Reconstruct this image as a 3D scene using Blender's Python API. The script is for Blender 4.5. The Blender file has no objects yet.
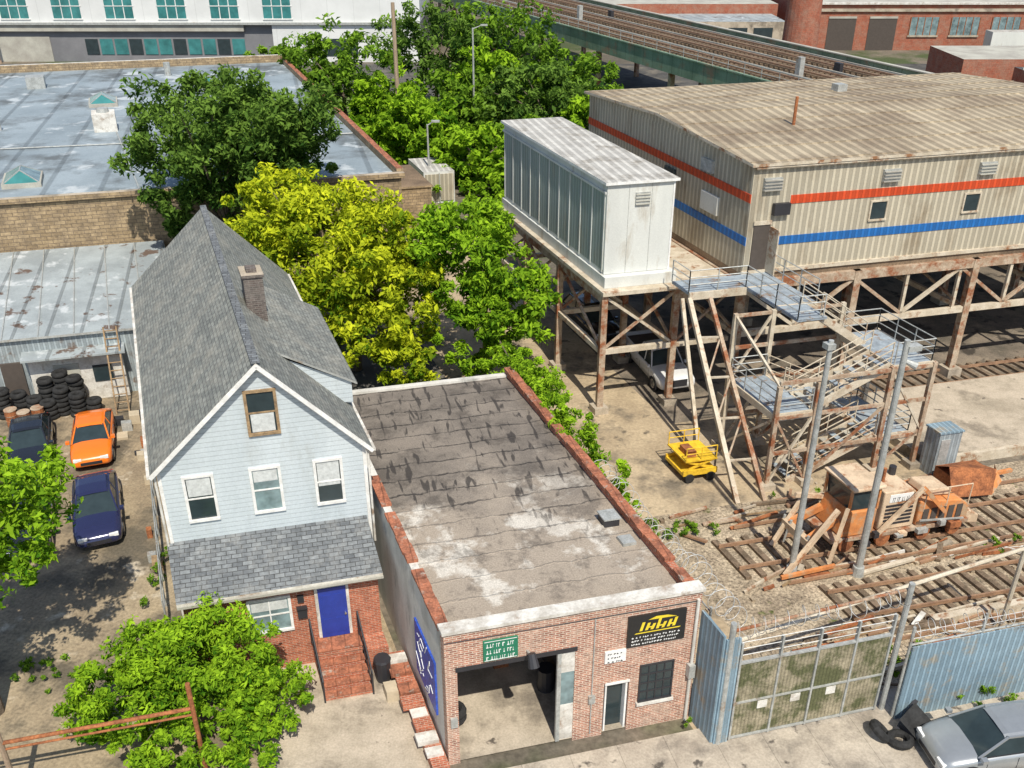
import bpy, math, random
import numpy as np
from mathutils import Vector, Matrix
random.seed(7); rng=np.random.default_rng(11)
sc=bpy.context.scene
sc.view_settings.view_transform='Standard'
try: sc.view_settings.look='None'
except Exception: pass
sc.view_settings.exposure=0
COL=sc.collection
# ---------------------------------------------------------------- site frame (skewed street grid)
UX,UY=0.9705,0.241; VX,VY=-0.363,0.932; OX,OY=-1.89,19.74
def W(s,t,z=0.0): return Vector((OX+UX*s+VX*t, OY+UY*s+VY*t, z))
def ID(x,y,z=0.0): return Vector((x,y,z))
def LOC(s,t,z,ang,space=W):
    o=space(s,t,z); base=math.atan2(UY,UX) if space is W else 0
    R=Matrix.Rotation(base+ang,3,'Z')
    return lambda x,y,zz=0.0: o+R@Vector((x,y,zz))
# ---------------------------------------------------------------- materials
MATS={}
def newmat(name):
    m=bpy.data.materials.new(name); m.use_nodes=True
    nt=m.node_tree; b=nt.nodes['Principled BSDF']; MATS[name]=m
    return m,nt,b
def N(nt,t,**k):
    n=nt.nodes.new(t)
    for a,v in k.items(): setattr(n,a,v)
    return n
def noise(nt,scale,detail=4,rough=.6,vec=None,dist=0):
    n=N(nt,'ShaderNodeTexNoise'); n.inputs['Scale'].default_value=scale; n.inputs['Detail'].default_value=min(detail,5)
    n.inputs['Roughness'].default_value=rough; n.inputs['Distortion'].default_value=dist
    if vec is None:
        tc=N(nt,'ShaderNodeTexCoord'); vec=tc.outputs['Object']
    nt.links.new(vec,n.inputs['Vector']); return n.outputs['Fac']
def mrange(nt,x,a,b,c=0.,d=1.):
    n=N(nt,'ShaderNodeMapRange'); nt.links.new(x,n.inputs[0])
    for i,v in enumerate((a,b,c,d)): n.inputs[i+1].default_value=v
    return n.outputs[0]
def math2(nt,op,a,b=None):
    n=N(nt,'ShaderNodeMath',operation=op)
    for i,v in enumerate((a,b)):
        if v is None: continue
        if isinstance(v,(int,float)): n.inputs[i].default_value=v
        else: nt.links.new(v,n.inputs[i])
    return n.outputs[0]
def mix(nt,f,a,b,mode='MIX'):
    n=N(nt,'ShaderNodeMix',data_type='RGBA',blend_type=mode)
    if isinstance(f,(int,float)): n.inputs[0].default_value=f
    else: nt.links.new(f,n.inputs[0])
    for i,v in ((6,a),(7,b)):
        if isinstance(v,tuple): n.inputs[i].default_value=(*v[:3],1)
        else: nt.links.new(v,n.inputs[i])
    return n.outputs[2]
def grey(nt,v):
    vm=N(nt,'ShaderNodeCombineXYZ')
    for i in range(3): nt.links.new(v,vm.inputs[i])
    return vm.outputs[0]
def uvs(nt):
    u=N(nt,'ShaderNodeUVMap'); u.uv_map='UVMap'
    s=N(nt,'ShaderNodeSeparateXYZ'); nt.links.new(u.outputs[0],s.inputs[0])
    return u.outputs[0],s.outputs[0],s.outputs[1]
def bumpn(nt,b,h,strength=.5,dist=.02):
    n=N(nt,'ShaderNodeBump'); n.inputs['Strength'].default_value=strength; n.inputs['Distance'].default_value=dist
    nt.links.new(h,n.inputs['Height']); nt.links.new(n.outputs[0],b.inputs['Normal'])
def surf(name,c1,c2,scale=1.0,rough=.85,metal=0.,lo=.4,hi=.62,fine=.25,fscale=14,c3=None,s3=.5,l3=.55,h3=.65,pat=None,period=.3,pstr=.5,bump=.15,duty=.12,stretch=None,c4=None,s4=1.5,l4=.66,h4=.7):
    m,nt,b=newmat(name)
    vec=None
    if stretch:
        tc=N(nt,'ShaderNodeTexCoord'); mp=N(nt,'ShaderNodeMapping'); mp.inputs['Scale'].default_value=stretch
        nt.links.new(tc.outputs['Object'],mp.inputs[0]); vec=mp.outputs[0]
    f=mrange(nt,noise(nt,scale,5,.65,vec),lo,hi)
    col=mix(nt,f,c1,c2)
    if c3:
        f3=mrange(nt,noise(nt,s3,5,.7,vec),l3,h3); col=mix(nt,f3,col,c3)
    if c4:
        f4=mrange(nt,noise(nt,s4,4,.6),l4,h4); col=mix(nt,f4,col,c4)
    ff=noise(nt,fscale,2,.7); v=mrange(nt,ff,.3,.7,1-fine,1+fine)
    hh=ff
    uv,u,vv=uvs(nt)
    if pat in('u','v'):
        x=u if pat=='u' else vv
        fr=math2(nt,'FRACT',math2(nt,'DIVIDE',x,period))
        line=mrange(nt,fr,0.,duty,1-pstr,1.)
        v=math2(nt,'MULTIPLY',v,line)
        hh=mrange(nt,fr,0,1,0,1)
        if pat=='v': bumpn(nt,b,hh,.5,.02)
    elif pat=='rib':
        fr=math2(nt,'FRACT',math2(nt,'DIVIDE',u,period))
        tri=math2(nt,'ABSOLUTE',math2(nt,'SUBTRACT',fr,.5))
        h=mrange(nt,tri,.22,.34,0,1)
        v=math2(nt,'MULTIPLY',v,mrange(nt,h,0,1,1-pstr,1)); bumpn(nt,b,h,.8,.04)  # shade in the grooves painted into the colour, on top of the bump
    elif pat=='seam':
        fr=math2(nt,'FRACT',math2(nt,'DIVIDE',u,period))
        tri=math2(nt,'ABSOLUTE',math2(nt,'SUBTRACT',fr,.5))
        h=mrange(nt,tri,.44,.47,0,1)
        v=math2(nt,'MULTIPLY',v,mrange(nt,h,0,1,1,1-pstr)); bumpn(nt,b,h,.8,.05)
    col=mix(nt,1.,col,grey(nt,v),'MULTIPLY')
    if pat is None and bump: bumpn(nt,b,hh,bump,.03)
    nt.links.new(col,b.inputs['Base Color']); b.inputs['Roughness'].default_value=rough; b.inputs['Metallic'].default_value=metal
    b.inputs['Specular IOR Level'].default_value=.3
    return m
def brickmat(name,c1,c2,mort,bw=.22,bh=.075,ms=.01,dirt=(.1,.08,.07),dl=.6,dh=.8,rough=.9,off=.5,bump=.4):
    m,nt,b=newmat(name); uv,u,v=uvs(nt)
    t=N(nt,'ShaderNodeTexBrick'); nt.links.new(uv,t.inputs['Vector'])
    t.inputs['Color1'].default_value=(*c1,1); t.inputs['Color2'].default_value=(*c2,1); t.inputs['Mortar'].default_value=(*mort,1)
    t.inputs['Scale'].default_value=1; t.inputs['Brick Width'].default_value=bw; t.inputs['Row Height'].default_value=bh
    t.inputs['Mortar Size'].default_value=ms; t.inputs['Mortar Smooth'].default_value=.2; t.inputs['Bias'].default_value=0; t.offset=off
    col=mix(nt,mrange(nt,noise(nt,1.1,5,.7),dl,dh,0,.7),t.outputs['Color'],dirt)
    n2=mrange(nt,noise(nt,6,4,.7),.3,.7,.72,1.28)
    col=mix(nt,1.,col,grey(nt,n2),'MULTIPLY')
    nt.links.new(col,b.inputs['Base Color']); b.inputs['Roughness'].default_value=rough
    b.inputs['Specular IOR Level'].default_value=.2
    bumpn(nt,b,t.outputs['Fac'],bump,.01)
    return m
def plain(name,c,rough=.5,metal=0,coat=0,vary=.12,sc_=4):
    m,nt,b=newmat(name)
    n2=mrange(nt,noise(nt,sc_,3,.7),.3,.7,1-vary,1+vary)
    col=mix(nt,1.,c,grey(nt,n2),'MULTIPLY')
    nt.links.new(col,b.inputs['Base Color']); b.inputs['Roughness'].default_value=rough; b.inputs['Metallic'].default_value=metal
    b.inputs['Coat Weight'].default_value=coat
    return m
surf('siding',(.60,.66,.69),(.53,.59,.62),scale=.8,pat='v',period=.17,pstr=.42,duty=.2,fine=.06,rough=.6,c3=(.44,.47,.46),s3=.9,l3=.54,h3=.8,stretch=(1,1,.4))
brickmat('shingle',(.27,.28,.255),(.175,.185,.175),(.10,.10,.10),bw=.32,bh=.15,ms=.012,dirt=(.36,.34,.29),dl=.46,dh=.75)
brickmat('shingle_dark',(.20,.215,.225),(.12,.13,.14),(.06,.06,.06),bw=.32,bh=.15,ms=.012,dirt=(.27,.27,.26),dl=.5,dh=.75)
brickmat('brick_red',(.48,.15,.08),(.32,.09,.05),(.45,.34,.26),ms=.009,dirt=(.26,.12,.08))
brickmat('brick_dark',(.14,.11,.10),(.09,.075,.07),(.2,.18,.16),ms=.012,dirt=(.2,.18,.16),dl=.45,dh=.7)
brickmat('brick_pink',(.48,.22,.15),(.27,.11,.08),(.60,.50,.40),ms=.014,dirt=(.54,.41,.32),dl=.48,dh=.72)
brickmat('brick_tan',(.44,.33,.20),(.30,.22,.13),(.18,.14,.10),bw=.6,bh=.22,ms=.02,dirt=(.18,.14,.10),dl=.42,dh=.66)
brickmat('brick_far',(.38,.12,.07),(.30,.09,.055),(.3,.15,.1),bw=.6,bh=.25,ms=.02,dirt=(.34,.22,.16),dl=.4,dh=.7)
surf('parge',(.68,.66,.61),(.54,.52,.47),scale=1.2,fine=.08,c3=(.34,.33,.30),s3=.8,l3=.58,h3=.7,stretch=(1,1,.35))
surf('white_trim',(.80,.80,.78),(.68,.67,.64),scale=3,fine=.08,rough=.5)
surf('white_dirty',(.70,.68,.63),(.48,.45,.40),scale=2,fine=.1,c3=(.3,.22,.16),s3=1.2,l3=.56,h3=.7)
surf('terracotta',(.42,.16,.09),(.22,.09,.055),scale=3,pat='u',period=.45,pstr=.6,duty=.1,fine=.3,c3=(.35,.3,.25),s3=2.5,l3=.58,h3=.66)
surf('concrete',(.48,.41,.32),(.34,.29,.22),scale=.7,fine=.15,c3=(.20,.17,.135),s3=.35,l3=.52,h3=.66,c4=(.12,.1,.08),s4=1.1)
surf('sidewalk',(.48,.42,.34),(.36,.31,.25),scale=.9,fine=.15,c3=(.20,.175,.145),s3=.5,l3=.5,h3=.66,pat='u',period=1.5,pstr=.5,duty=.02,c4=(.11,.095,.08),s4=1.4,l4=.62,h4=.68)
surf('yard',(.37,.295,.195),(.25,.195,.13),scale=.35,fine=.25,c3=(.13,.11,.08),s3=.28,l3=.46,h3=.6,fscale=9,c4=(.48,.41,.31),s4=.6,l4=.6,h4=.68)
surf('lot',(.49,.39,.26),(.34,.265,.175),scale=.3,fine=.18,c3=(.18,.15,.11),s3=.25,l3=.5,h3=.62,fscale=7,c4=(.12,.1,.075),s4=.9,l4=.6,h4=.68)
surf('asphalt',(.10,.097,.09),(.065,.062,.058),scale=.5,fine=.2,c3=(.18,.16,.13),s3=.3,l3=.5,h3=.66)
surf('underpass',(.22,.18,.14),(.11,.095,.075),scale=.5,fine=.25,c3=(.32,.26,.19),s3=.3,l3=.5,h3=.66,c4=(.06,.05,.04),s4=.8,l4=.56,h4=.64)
surf('ground',(.20,.165,.125),(.10,.09,.07),scale=.08,fine=.3,c3=(.07,.09,.035),s3=.05,l3=.5,h3=.6,fscale=4)
surf('ballast',(.40,.33,.235),(.24,.19,.135),scale=.8,fine=.6,fscale=9,c3=(.48,.39,.28),s3=.5,l3=.52,h3=.68,bump=.8,c4=(.10,.12,.03),s4=.8,l4=.64,h4=.7)
surf('grassy',(.14,.22,.04),(.08,.14,.025),scale=.6,fine=.4,c3=(.24,.2,.11),s3=.3,l3=.55,h3=.7)
surf('steel_rust',(.48,.39,.29),(.33,.23,.155),scale=1.6,fine=.2,c3=(.27,.10,.045),s3=1.1,l3=.48,h3=.6,rough=.7)
surf('steel_beige',(.60,.53,.42),(.46,.39,.29),scale=1.5,fine=.12,c3=(.28,.14,.07),s3=1.3,l3=.54,h3=.65,rough=.7)
surf('galv',(.50,.51,.49),(.37,.38,.36),scale=3,fine=.15,c3=(.30,.2,.12),s3=1.,l3=.6,h3=.72,rough=.5,metal=.3)
surf('grate',(.36,.42,.47),(.24,.28,.32),scale=2,pat='v',period=.12,pstr=.5,duty=.4,fine=.1,rough=.6,c3=(.24,.15,.09),s3=1.5,l3=.56,h3=.66)
surf('corr_beige',(.58,.52,.40),(.48,.43,.33),scale=.4,pat='rib',period=.34,pstr=.32,fine=.07,rough=.55,c3=(.36,.29,.2),s3=.6,l3=.54,h3=.72,stretch=(1,1,.4))
surf('corr_roof',(.50,.42,.30),(.39,.32,.225),scale=.25,pat='rib',period=.6,pstr=.35,fine=.12,rough=.8,c3=(.30,.235,.165),s3=.35,l3=.46,h3=.62)
surf('panel_white',(.66,.67,.63),(.58,.59,.56),scale=.6,fine=.05,rough=.45,c3=(.44,.40,.33),s3=1.1,l3=.54,h3=.72,stretch=(1,1,.25))
surf('panel_grey',(.38,.44,.40),(.31,.37,.34),scale=.6,pat='rib',period=.3,pstr=.2,fine=.04,rough=.5,c3=(.36,.36,.3),s3=1,l3=.55,h3=.7,stretch=(1,1,.3))
surf('box_roof',(.64,.62,.57),(.50,.48,.44),scale=.8,pat='rib',period=.45,pstr=.3,fine=.08,rough=.6,c3=(.38,.35,.30),s3=.9,l3=.52,h3=.66)
surf('red_stripe',(.68,.09,.03),(.57,.075,.025),scale=1,pat='rib',period=.34,pstr=.25,fine=.06,rough=.5)
surf('blue_stripe',(.025,.17,.50),(.025,.14,.41),scale=1,pat='rib',period=.34,pstr=.25,fine=.06,rough=.5)
surf('silver_roof',(.31,.365,.40),(.22,.265,.295),scale=.16,fine=.12,rough=.6,c3=(.13,.145,.15),s3=.22,l3=.48,h3=.64,pat='seam',period=3.2,pstr=.3,lo=.35,hi=.65,c4=(.46,.5,.52),s4=.5,l4=.58,h4=.66)
surf('silver_roof2',(.37,.41,.42),(.27,.30,.31),scale=.4,fine=.1,rough=.6,c3=(.14,.10,.08),s3=.5,l3=.58,h3=.62,pat='seam',period=1.6,pstr=.35,c4=(.5,.53,.54),s4=.9,l4=.58,h4=.66)
surf('shed_metal',(.42,.48,.50),(.30,.34,.36),scale=.8,fine=.1,rough=.6,c3=(.2,.14,.1),s3=1,l3=.58,h3=.7,pat='rib',period=.25,pstr=.25)
surf('blue_fence',(.30,.42,.50),(.24,.34,.41),scale=1,fine=.1,rough=.5,c3=(.40,.35,.27),s3=1.2,l3=.52,h3=.66,pat='rib',period=.22,pstr=.3)
surf('gate_mesh',(.38,.33,.23),(.24,.21,.14),scale=1.6,fine=.25,rough=.8,c3=(.11,.115,.055),s3=1.1,l3=.44,h3=.57,pat='u',period=.12,pstr=.4,duty=.5)
surf('wood',(.36,.25,.14),(.22,.15,.09),scale=4,fine=.2)
surf('wood_pole',(.40,.30,.21),(.27,.20,.14),scale=3,fine=.2,stretch=(3,3,.3))
surf('tie',(.22,.16,.11),(.12,.09,.06),scale=3,fine=.3)
surf('rail',(.42,.26,.16),(.28,.17,.11),scale=2,fine=.15,metal=.2,rough=.5)
surf('deck_brown',(.26,.185,.12),(.13,.095,.065),scale=.3,fine=.3)
surf('girder_green',(.22,.31,.22),(.15,.22,.15),scale=.5,pat='u',period=1.8,pstr=.4,duty=.1,fine=.1,c3=(.3,.2,.13),s3=.4,l3=.55,h3=.68)
surf('walkway_grey',(.46,.45,.39),(.34,.32,.28),scale=.4,fine=.1)
surf('facade_white',(.70,.71,.70),(.62,.63,.62),scale=.2,fine=.03,rough=.6,pat='u',period=3.7,pstr=.2,duty=.03)
surf('facade_grey',(.22,.22,.23),(.17,.17,.18),scale=.2,fine=.05,rough=.6)
surf('black_roof',(.12,.12,.12),(.07,.07,.07),scale=.3,fine=.2,pat='seam',period=1.5,pstr=.3)
surf('rust_iron',(.40,.15,.06),(.20,.075,.035),scale=2.5,fine=.3)
surf('rubber',(.035,.035,.035),(.02,.02,.02),scale=3,fine=.2,rough=.9)
surf('machine_orange',(.68,.27,.09),(.50,.19,.07),scale=1.5,fine=.1,rough=.5,c3=(.46,.32,.2),s3=1.6,l3=.48,h3=.62)
surf('machine_cream',(.68,.52,.36),(.50,.38,.26),scale=1.5,fine=.1,rough=.5,c3=(.34,.15,.07),s3=1.6,l3=.54,h3=.66)
plain('yellow_paint',(.72,.46,.03),.5,vary=.3)
plain('orange_car',(.85,.19,.012),.3,0,.8,.03)
plain('navy_car',(.025,.028,.085),.2,.2,1,.05)
plain('black_car',(.02,.022,.028),.22,.2,1,.05)
plain('silver_car',(.40,.42,.43),.3,.5,.8,.05)
plain('white_car',(.7,.7,.7),.35,0,.6,.05)
plain('glass_dark',(.03,.045,.05),.08,0,0,.2,1.5)
plain('glass_teal',(.05,.20,.20),.1,0,0,.4,.4)
plain('glass_sky',(.18,.25,.26),.1,0,0,.5,1.3)
plain('curtain',(.55,.57,.56),.7,vary=.2,sc_=6)
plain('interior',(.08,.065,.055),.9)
plain('blue_door',(.02,.045,.30),.4)
plain('black_iron',(.03,.03,.035),.5)
plain('chrome',(.55,.55,.55),.25,.9)
plain('lamp_red',(.4,.01,.01),.3)
plain('sign_green',(.02,.18,.10),.5)
plain('sign_black',(.02,.02,.02),.4)
plain('sign_yellow',(.8,.62,.04),.5)
plain('sign_white',(.78,.78,.76),.5)
plain('graf_blue',(.03,.08,.42),.5,vary=.5,sc_=9)
plain('bark',(.16,.125,.09),.9,vary=.4,sc_=8)
plain('wire',(.55,.55,.53),.4,.2)
plain('tarp_tan',(.5,.42,.3),.8)
plain('tarp_blue',(.05,.17,.4),.6)
def membrane():
    m,nt,b=newmat('membrane'); uv,u,v=uvs(nt)
    base=mix(nt,mrange(nt,noise(nt,.45,5,.72),.36,.62),(.235,.20,.165),(.13,.112,.095))
    nz=noise(nt,.55,5,.65)
    vv=math2(nt,'ADD',v,mrange(nt,nz,.2,.8,-3.4,3.4))
    near=mrange(nt,vv,24.2,28.,1,0)
    base=mix(nt,math2(nt,'MULTIPLY',near,.72),base,(.40,.335,.265))
    patch=mrange(nt,noise(nt,.5,5,.65),.54,.61)
    base=mix(nt,math2(nt,'MULTIPLY',math2(nt,'MULTIPLY',patch,near),.8),base,(.62,.585,.52))
    dk=mrange(nt,noise(nt,.9,5,.75),.52,.64)
    base=mix(nt,math2(nt,'MULTIPLY',dk,.55),base,(.09,.075,.062))
    w=math2(nt,'ADD',v,mrange(nt,noise(nt,1.0,4,.7),.2,.8,-.16,.16))
    fr=math2(nt,'FRACT',math2(nt,'DIVIDE',w,.95))
    seam=mrange(nt,math2(nt,'ABSOLUTE',math2(nt,'SUBTRACT',fr,.5)),.012,.06,1,0)
    far=mrange(nt,vv,23.5,27.,.1,1)
    base=mix(nt,math2(nt,'MULTIPLY',math2(nt,'MULTIPLY',seam,far),math2(nt,'MULTIPLY',mrange(nt,noise(nt,1.1,3,.6),.38,.52),.9)),base,(.03,.026,.024))
    # long wrinkles that run down the fall of the roof
    mp=N(nt,'ShaderNodeMapping'); mp.inputs['Scale'].default_value=(4.2,.75,1); nt.links.new(uv,mp.inputs[0])
    st=mrange(nt,noise(nt,1.,2,.5,mp.outputs[0],.35),.585,.64)
    base=mix(nt,math2(nt,'MULTIPLY',math2(nt,'MULTIPLY',st,far),.85),base,(.035,.03,.027))
    g=mrange(nt,noise(nt,20,3,.7),.3,.7,.72,1.28)
    base=mix(nt,1.,base,grey(nt,g),'MULTIPLY')
    nt.links.new(base,b.inputs['Base Color']); b.inputs['Roughness'].default_value=.85
    bumpn(nt,b,math2(nt,'ADD',seam,noise(nt,1.5,4,.6)),.5,.05)
membrane()
def leafmat(name,dark,light,trans=.35):
    m=bpy.data.materials.new(name); m.use_nodes=True; nt=m.node_tree; nt.nodes.clear(); MATS[name]=m
    a=N(nt,'ShaderNodeAttribute'); a.attribute_name='tone'
    col=mix(nt,a.outputs['Fac'],dark,light)
    d=N(nt,'ShaderNodeBsdfDiffuse')
    t=N(nt,'ShaderNodeBsdfTranslucent'); ms=N(nt,'ShaderNodeMixShader'); ms.inputs[0].default_value=trans
    o=N(nt,'ShaderNodeOutputMaterial')
    nt.links.new(col,d.inputs['Color']); nt.links.new(col,t.inputs['Color'])
    nt.links.new(d.outputs[0],ms.inputs[1]); nt.links.new(t.outputs[0],ms.inputs[2]); nt.links.new(ms.outputs[0],o.inputs[0])
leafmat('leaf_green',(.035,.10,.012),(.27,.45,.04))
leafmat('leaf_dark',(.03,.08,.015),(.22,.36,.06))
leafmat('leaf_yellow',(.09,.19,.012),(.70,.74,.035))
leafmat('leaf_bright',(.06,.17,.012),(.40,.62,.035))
# ---------------------------------------------------------------- mesh builder
def group(name):
    e=bpy.data.objects.new(name,None); COL.objects.link(e); e.empty_display_size=.3; return e
class MB:
    def __init__(s,xf=W): s.V=[];s.F=[];s.I=[];s.M=[];s.xf=xf
    def mi(s,m):
        if m not in s.M: s.M.append(m)
        return s.M.index(m)
    def raw(s,pts,faces,m):
        o=len(s.V); s.V+= [tuple(p) for p in pts]; k=s.mi(m)
        for f in faces: s.F.append(tuple(o+i for i in f)); s.I.append(k)
    def poly(s,pts,m): s.raw([s.xf(*p) for p in pts],[tuple(range(len(pts)))],m)
    def box(s,a0,a1,b0,b1,c0,c1,m,top=None):
        P=[s.xf(a,b,c) for c in (c0,c1) for b in (b0,b1) for a in (a0,a1)]
        fs=[(0,2,3,1),(0,1,5,4),(1,3,7,5),(3,2,6,7),(2,0,4,6)]
        s.raw(P,fs,m); s.raw(P,[(4,5,7,6)],top or m)
    def prism(s,prof,t0,t1,m):
        n=len(prof); P=[s.xf(a,t0,z) for a,z in prof]+[s.xf(a,t1,z) for a,z in prof]
        s.raw(P,[tuple(range(n)),tuple(range(2*n-1,n-1,-1))]+[(i,i+n,(i+1)%n+n,(i+1)%n) for i in range(n)],m)
    def slab(s,pts,th,m,mside=None):
        P=[s.xf(*p) for p in pts]; n=len(P)
        Q=[p-Vector((0,0,th)) for p in P]
        s.raw(P,[tuple(range(n))],m)
        s.raw(P+Q,[tuple(range(2*n-1,n-1,-1))]+[(i,i+n,(i+1)%n+n,(i+1)%n) for i in range(n)],mside or m)
    def beam(s,p,q,w,h,m):
        p=s.xf(*p);q=s.xf(*q);d=(q-p).normalized()
        up=Vector((0,0,1)) if abs(d.z)<.95 else Vector((UX,UY,0))
        x=d.cross(up).normalized();y=x.cross(d).normalized()
        P=[o+x*a*w/2+y*b*h/2 for o in(p,q) for a,b in((-1,-1),(1,-1),(1,1),(-1,1))]
        s.raw(P,[(0,1,2,3),(7,6,5,4),(0,4,5,1),(1,5,6,2),(2,6,7,3),(3,7,4,0)],m)
    def cyl(s,p,q,r0,r1,m,n=10,cap=True):
        p=s.xf(*p);q=s.xf(*q);s.cylw(p,q,r0,r1,m,n,cap)
    def cylw(s,p,q,r0,r1,m,n=8,cap=True):
        d=(q-p).normalized(); up=Vector((0,0,1)) if abs(d.z)<.95 else Vector((1,0,0))
        x=d.cross(up).normalized();y=x.cross(d).normalized()
        P=[o+(x*math.cos(k*2*math.pi/n)+y*math.sin(k*2*math.pi/n))*r for o,r in((p,r0),(q,r1)) for k in range(n)]
        fs=[(k,(k+1)%n,n+(k+1)%n,n+k) for k in range(n)]
        if cap: fs+=[tuple(range(n-1,-1,-1)),tuple(range(n,2*n))]
        s.raw(P,fs,m)
    def torus(s,c,axis,R,r,m,n=14,k=7):
        c=s.xf(*c); axis=Vector(axis).normalized(); up=Vector((0,0,1)) if abs(axis.z)<.9 else Vector((1,0,0))
        x=axis.cross(up).normalized();y=axis.cross(x)
        P=[];F=[]
        for i in range(n):
            a=2*math.pi*i/n; d=x*math.cos(a)+y*math.sin(a)
            for j in range(k):
                b=2*math.pi*j/k; P.append(c+d*(R+r*math.cos(b))+axis*r*1.15*math.sin(b))
        for i in range(n):
            for j in range(k): F.append((i*k+j,((i+1)%n)*k+j,((i+1)%n)*k+(j+1)%k,i*k+(j+1)%k))
        s.raw(P,F,m)
    def done(s,name,parent=None,smooth=False,bevel=0):
        me=bpy.data.meshes.new(name); me.from_pydata(s.V,[],s.F)
        for m in s.M: me.materials.append(MATS[m])
        me.polygons.foreach_set('material_index',s.I)
        me.update()
        uv=me.uv_layers.new(name='UVMap'); dat=np.zeros(len(me.loops)*2)
        UU=Vector((UX,UY,0)).normalized()
        for p in me.polygons:
            n=p.normal
            if abs(n.z)>.97: h=UU; v=Vector((-UU.y,UU.x,0))
            else: h=Vector((-n.y,n.x,0)).normalized(); v=n.cross(h)
            for li in p.loop_indices:
                co=me.vertices[me.loops[li].vertex_index].co
                dat[2*li]=co.dot(h)+100; dat[2*li+1]=co.dot(v)+(0 if abs(n.z)>.97 else 50)
        uv.data.foreach_set('uv',dat)
        if smooth: me.polygons.foreach_set('use_smooth',[True]*len(me.polygons))
        ob=bpy.data.objects.new(name,me); COL.objects.link(ob)
        if parent: ob.parent=parent
        if bevel:
            b=ob.modifiers.new('bevel','BEVEL'); b.width=bevel; b.segments=2; b.limit_method='ANGLE'
        return ob
def window(b,s0,s1,z0,z1,t,glass='glass_sky',trim='white_trim',cols=1,rows=2,fr=.09,d=.06,blind=0):
    b.box(s0,s1,t-.012,t+.05,z0,z1,glass)
    if blind: b.box(s0+.03,s1-.03,t-.016,t+.0,z1-(z1-z0)*blind,z1-.02,'curtain')
    b.box(s0-fr,s1+fr,t-d,t+.02,z1,z1+fr,trim); b.box(s0-fr,s1+fr,t-d-.03,t+.02,z0-fr,z0,trim)
    b.box(s0-fr,s0,t-d,t+.02,z0,z1,trim); b.box(s1,s1+fr,t-d,t+.02,z0,z1,trim)
    for i in range(1,rows):
        z=z0+(z1-z0)*i/rows; b.box(s0,s1,t-.035,t+.02,z-.025,z+.025,trim)
    for i in range(1,cols):
        x=s0+(s1-s0)*i/cols; b.box(x-.02,x+.02,t-.033,t+.02,z0,z1,trim)
# ---------------------------------------------------------------- ground
def sheet(name,s0,s1,t0,t1,z,m,xf=W):
    b=MB(xf); b.poly([(s0,t0,z),(s1,t0,z),(s1,t1,z),(s0,t1,z)],m); return b.done(name)
sheet('ground',-700,700,-400,1200,0,'ground',ID)
sheet('yard_pavement',-30,-.2,-0.2,27.5,.004,'yard')
sheet('parking_lot',7.6,16.4,-1.3,60,.004,'lot')
sheet('asphalt_lot',-.3,7.6,15.6,38,.004,'asphalt')
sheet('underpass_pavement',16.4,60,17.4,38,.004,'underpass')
sheet('lot_apron',16.4,25.2,10.4,17.4,.004,'lot')
b=MB(); b.box(-60,60,-5.2,-.6,-.1,.12,'sidewalk'); b.box(-60,60,-5.4,-5.2,-.1,.13,'concrete'); b.done('sidewalk')
sheet('driveway',-5.2,-.35,-.58,5.4,.008,'concrete')
b=MB(); b.poly([(-200,-17,.006),(200,-17,.006),(200,-5.4,.006),(-200,-5.4,.006)],'asphalt')
for i in range(-20,20): b.poly([(i*6,-11.3,.012),(i*6+3,-11.3,.012),(i*6+3,-11.15,.012),(i*6,-11.15,.012)],'sign_white')
b.done('road')
sheet('ballast_bed',11.2,70,-1.6,10.4,.008,'ballast')
sheet('back_street',-120,60,118,141,.01,'asphalt',ID)
# ---------------------------------------------------------------- brick garage
g=group('brick_garage'); L=15.5; Wd=7.68; zr=4.75
b=MB()
P='brick_pink'
b.box(0,.35,0,.3,0,5.14,P); b.box(.35,3.85,0,.3,3.85,5.14,P); b.box(3.85,4.8,0,.3,0,5.14,P)
b.box(4.8,5.6,0,.3,2.15,5.14,P); b.box(5.6,Wd,0,.3,0,5.14,P)
b.box(0,.25,.3,L,0,5.05,'parge'); b.box(Wd-.25,Wd,.3,L,0,5.0,'brick_red'); b.box(.25,Wd-.25,L-.25,L,0,4.85,'parge')
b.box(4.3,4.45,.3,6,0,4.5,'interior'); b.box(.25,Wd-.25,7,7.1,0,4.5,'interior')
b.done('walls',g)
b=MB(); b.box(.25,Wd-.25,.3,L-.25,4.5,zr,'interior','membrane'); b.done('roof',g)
b=MB(); b.poly([(.25,0,.13),(Wd-.25,0,.13),(Wd-.25,7,.13),(.25,7,.13)],'concrete'); b.done('floor',g)
b=MB()
for k in range(18):
    a=.3+k*.45
    if k in(6,13): continue
    b.box(-.05+random.uniform(-.02,.02),.30+random.uniform(-.02,.02),a,a+.43,5.05,5.14+random.uniform(0,.04),'terracotta')
for k in range(33):
    a=.3+k*.46
    if random.random()<.1: continue
    b.box(Wd-.30+random.uniform(-.02,.02),Wd+.05+random.uniform(-.02,.02),a,a+.44,5.0,5.09+random.uniform(0,.04),'terracotta')
b.box(.0,.3,8.45,L,5.05,5.1,'parge')
b.done('parapet_coping',g)
b=MB(); b.box(-.06,Wd+.06,-.07,.36,5.16,5.27,'white_dirty'); b.box(0,Wd,0.005,.3,5.14,5.16,'white_dirty'); b.done('cornice',g)
b=MB(); b.box(.3,3.9,-.02,.0,3.7,3.86,'black_iron'); b.box(3.3,3.42,-.03,.05,0.13,3.7,'galv')
b.box(3.42,3.85,.02,.06,.13,1.6,'white_dirty'); b.box(3.42,3.85,.02,.06,2.9,3.7,'white_dirty'); b.box(3.42,3.85,.03,.05,1.6,2.9,'glass_sky')
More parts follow.
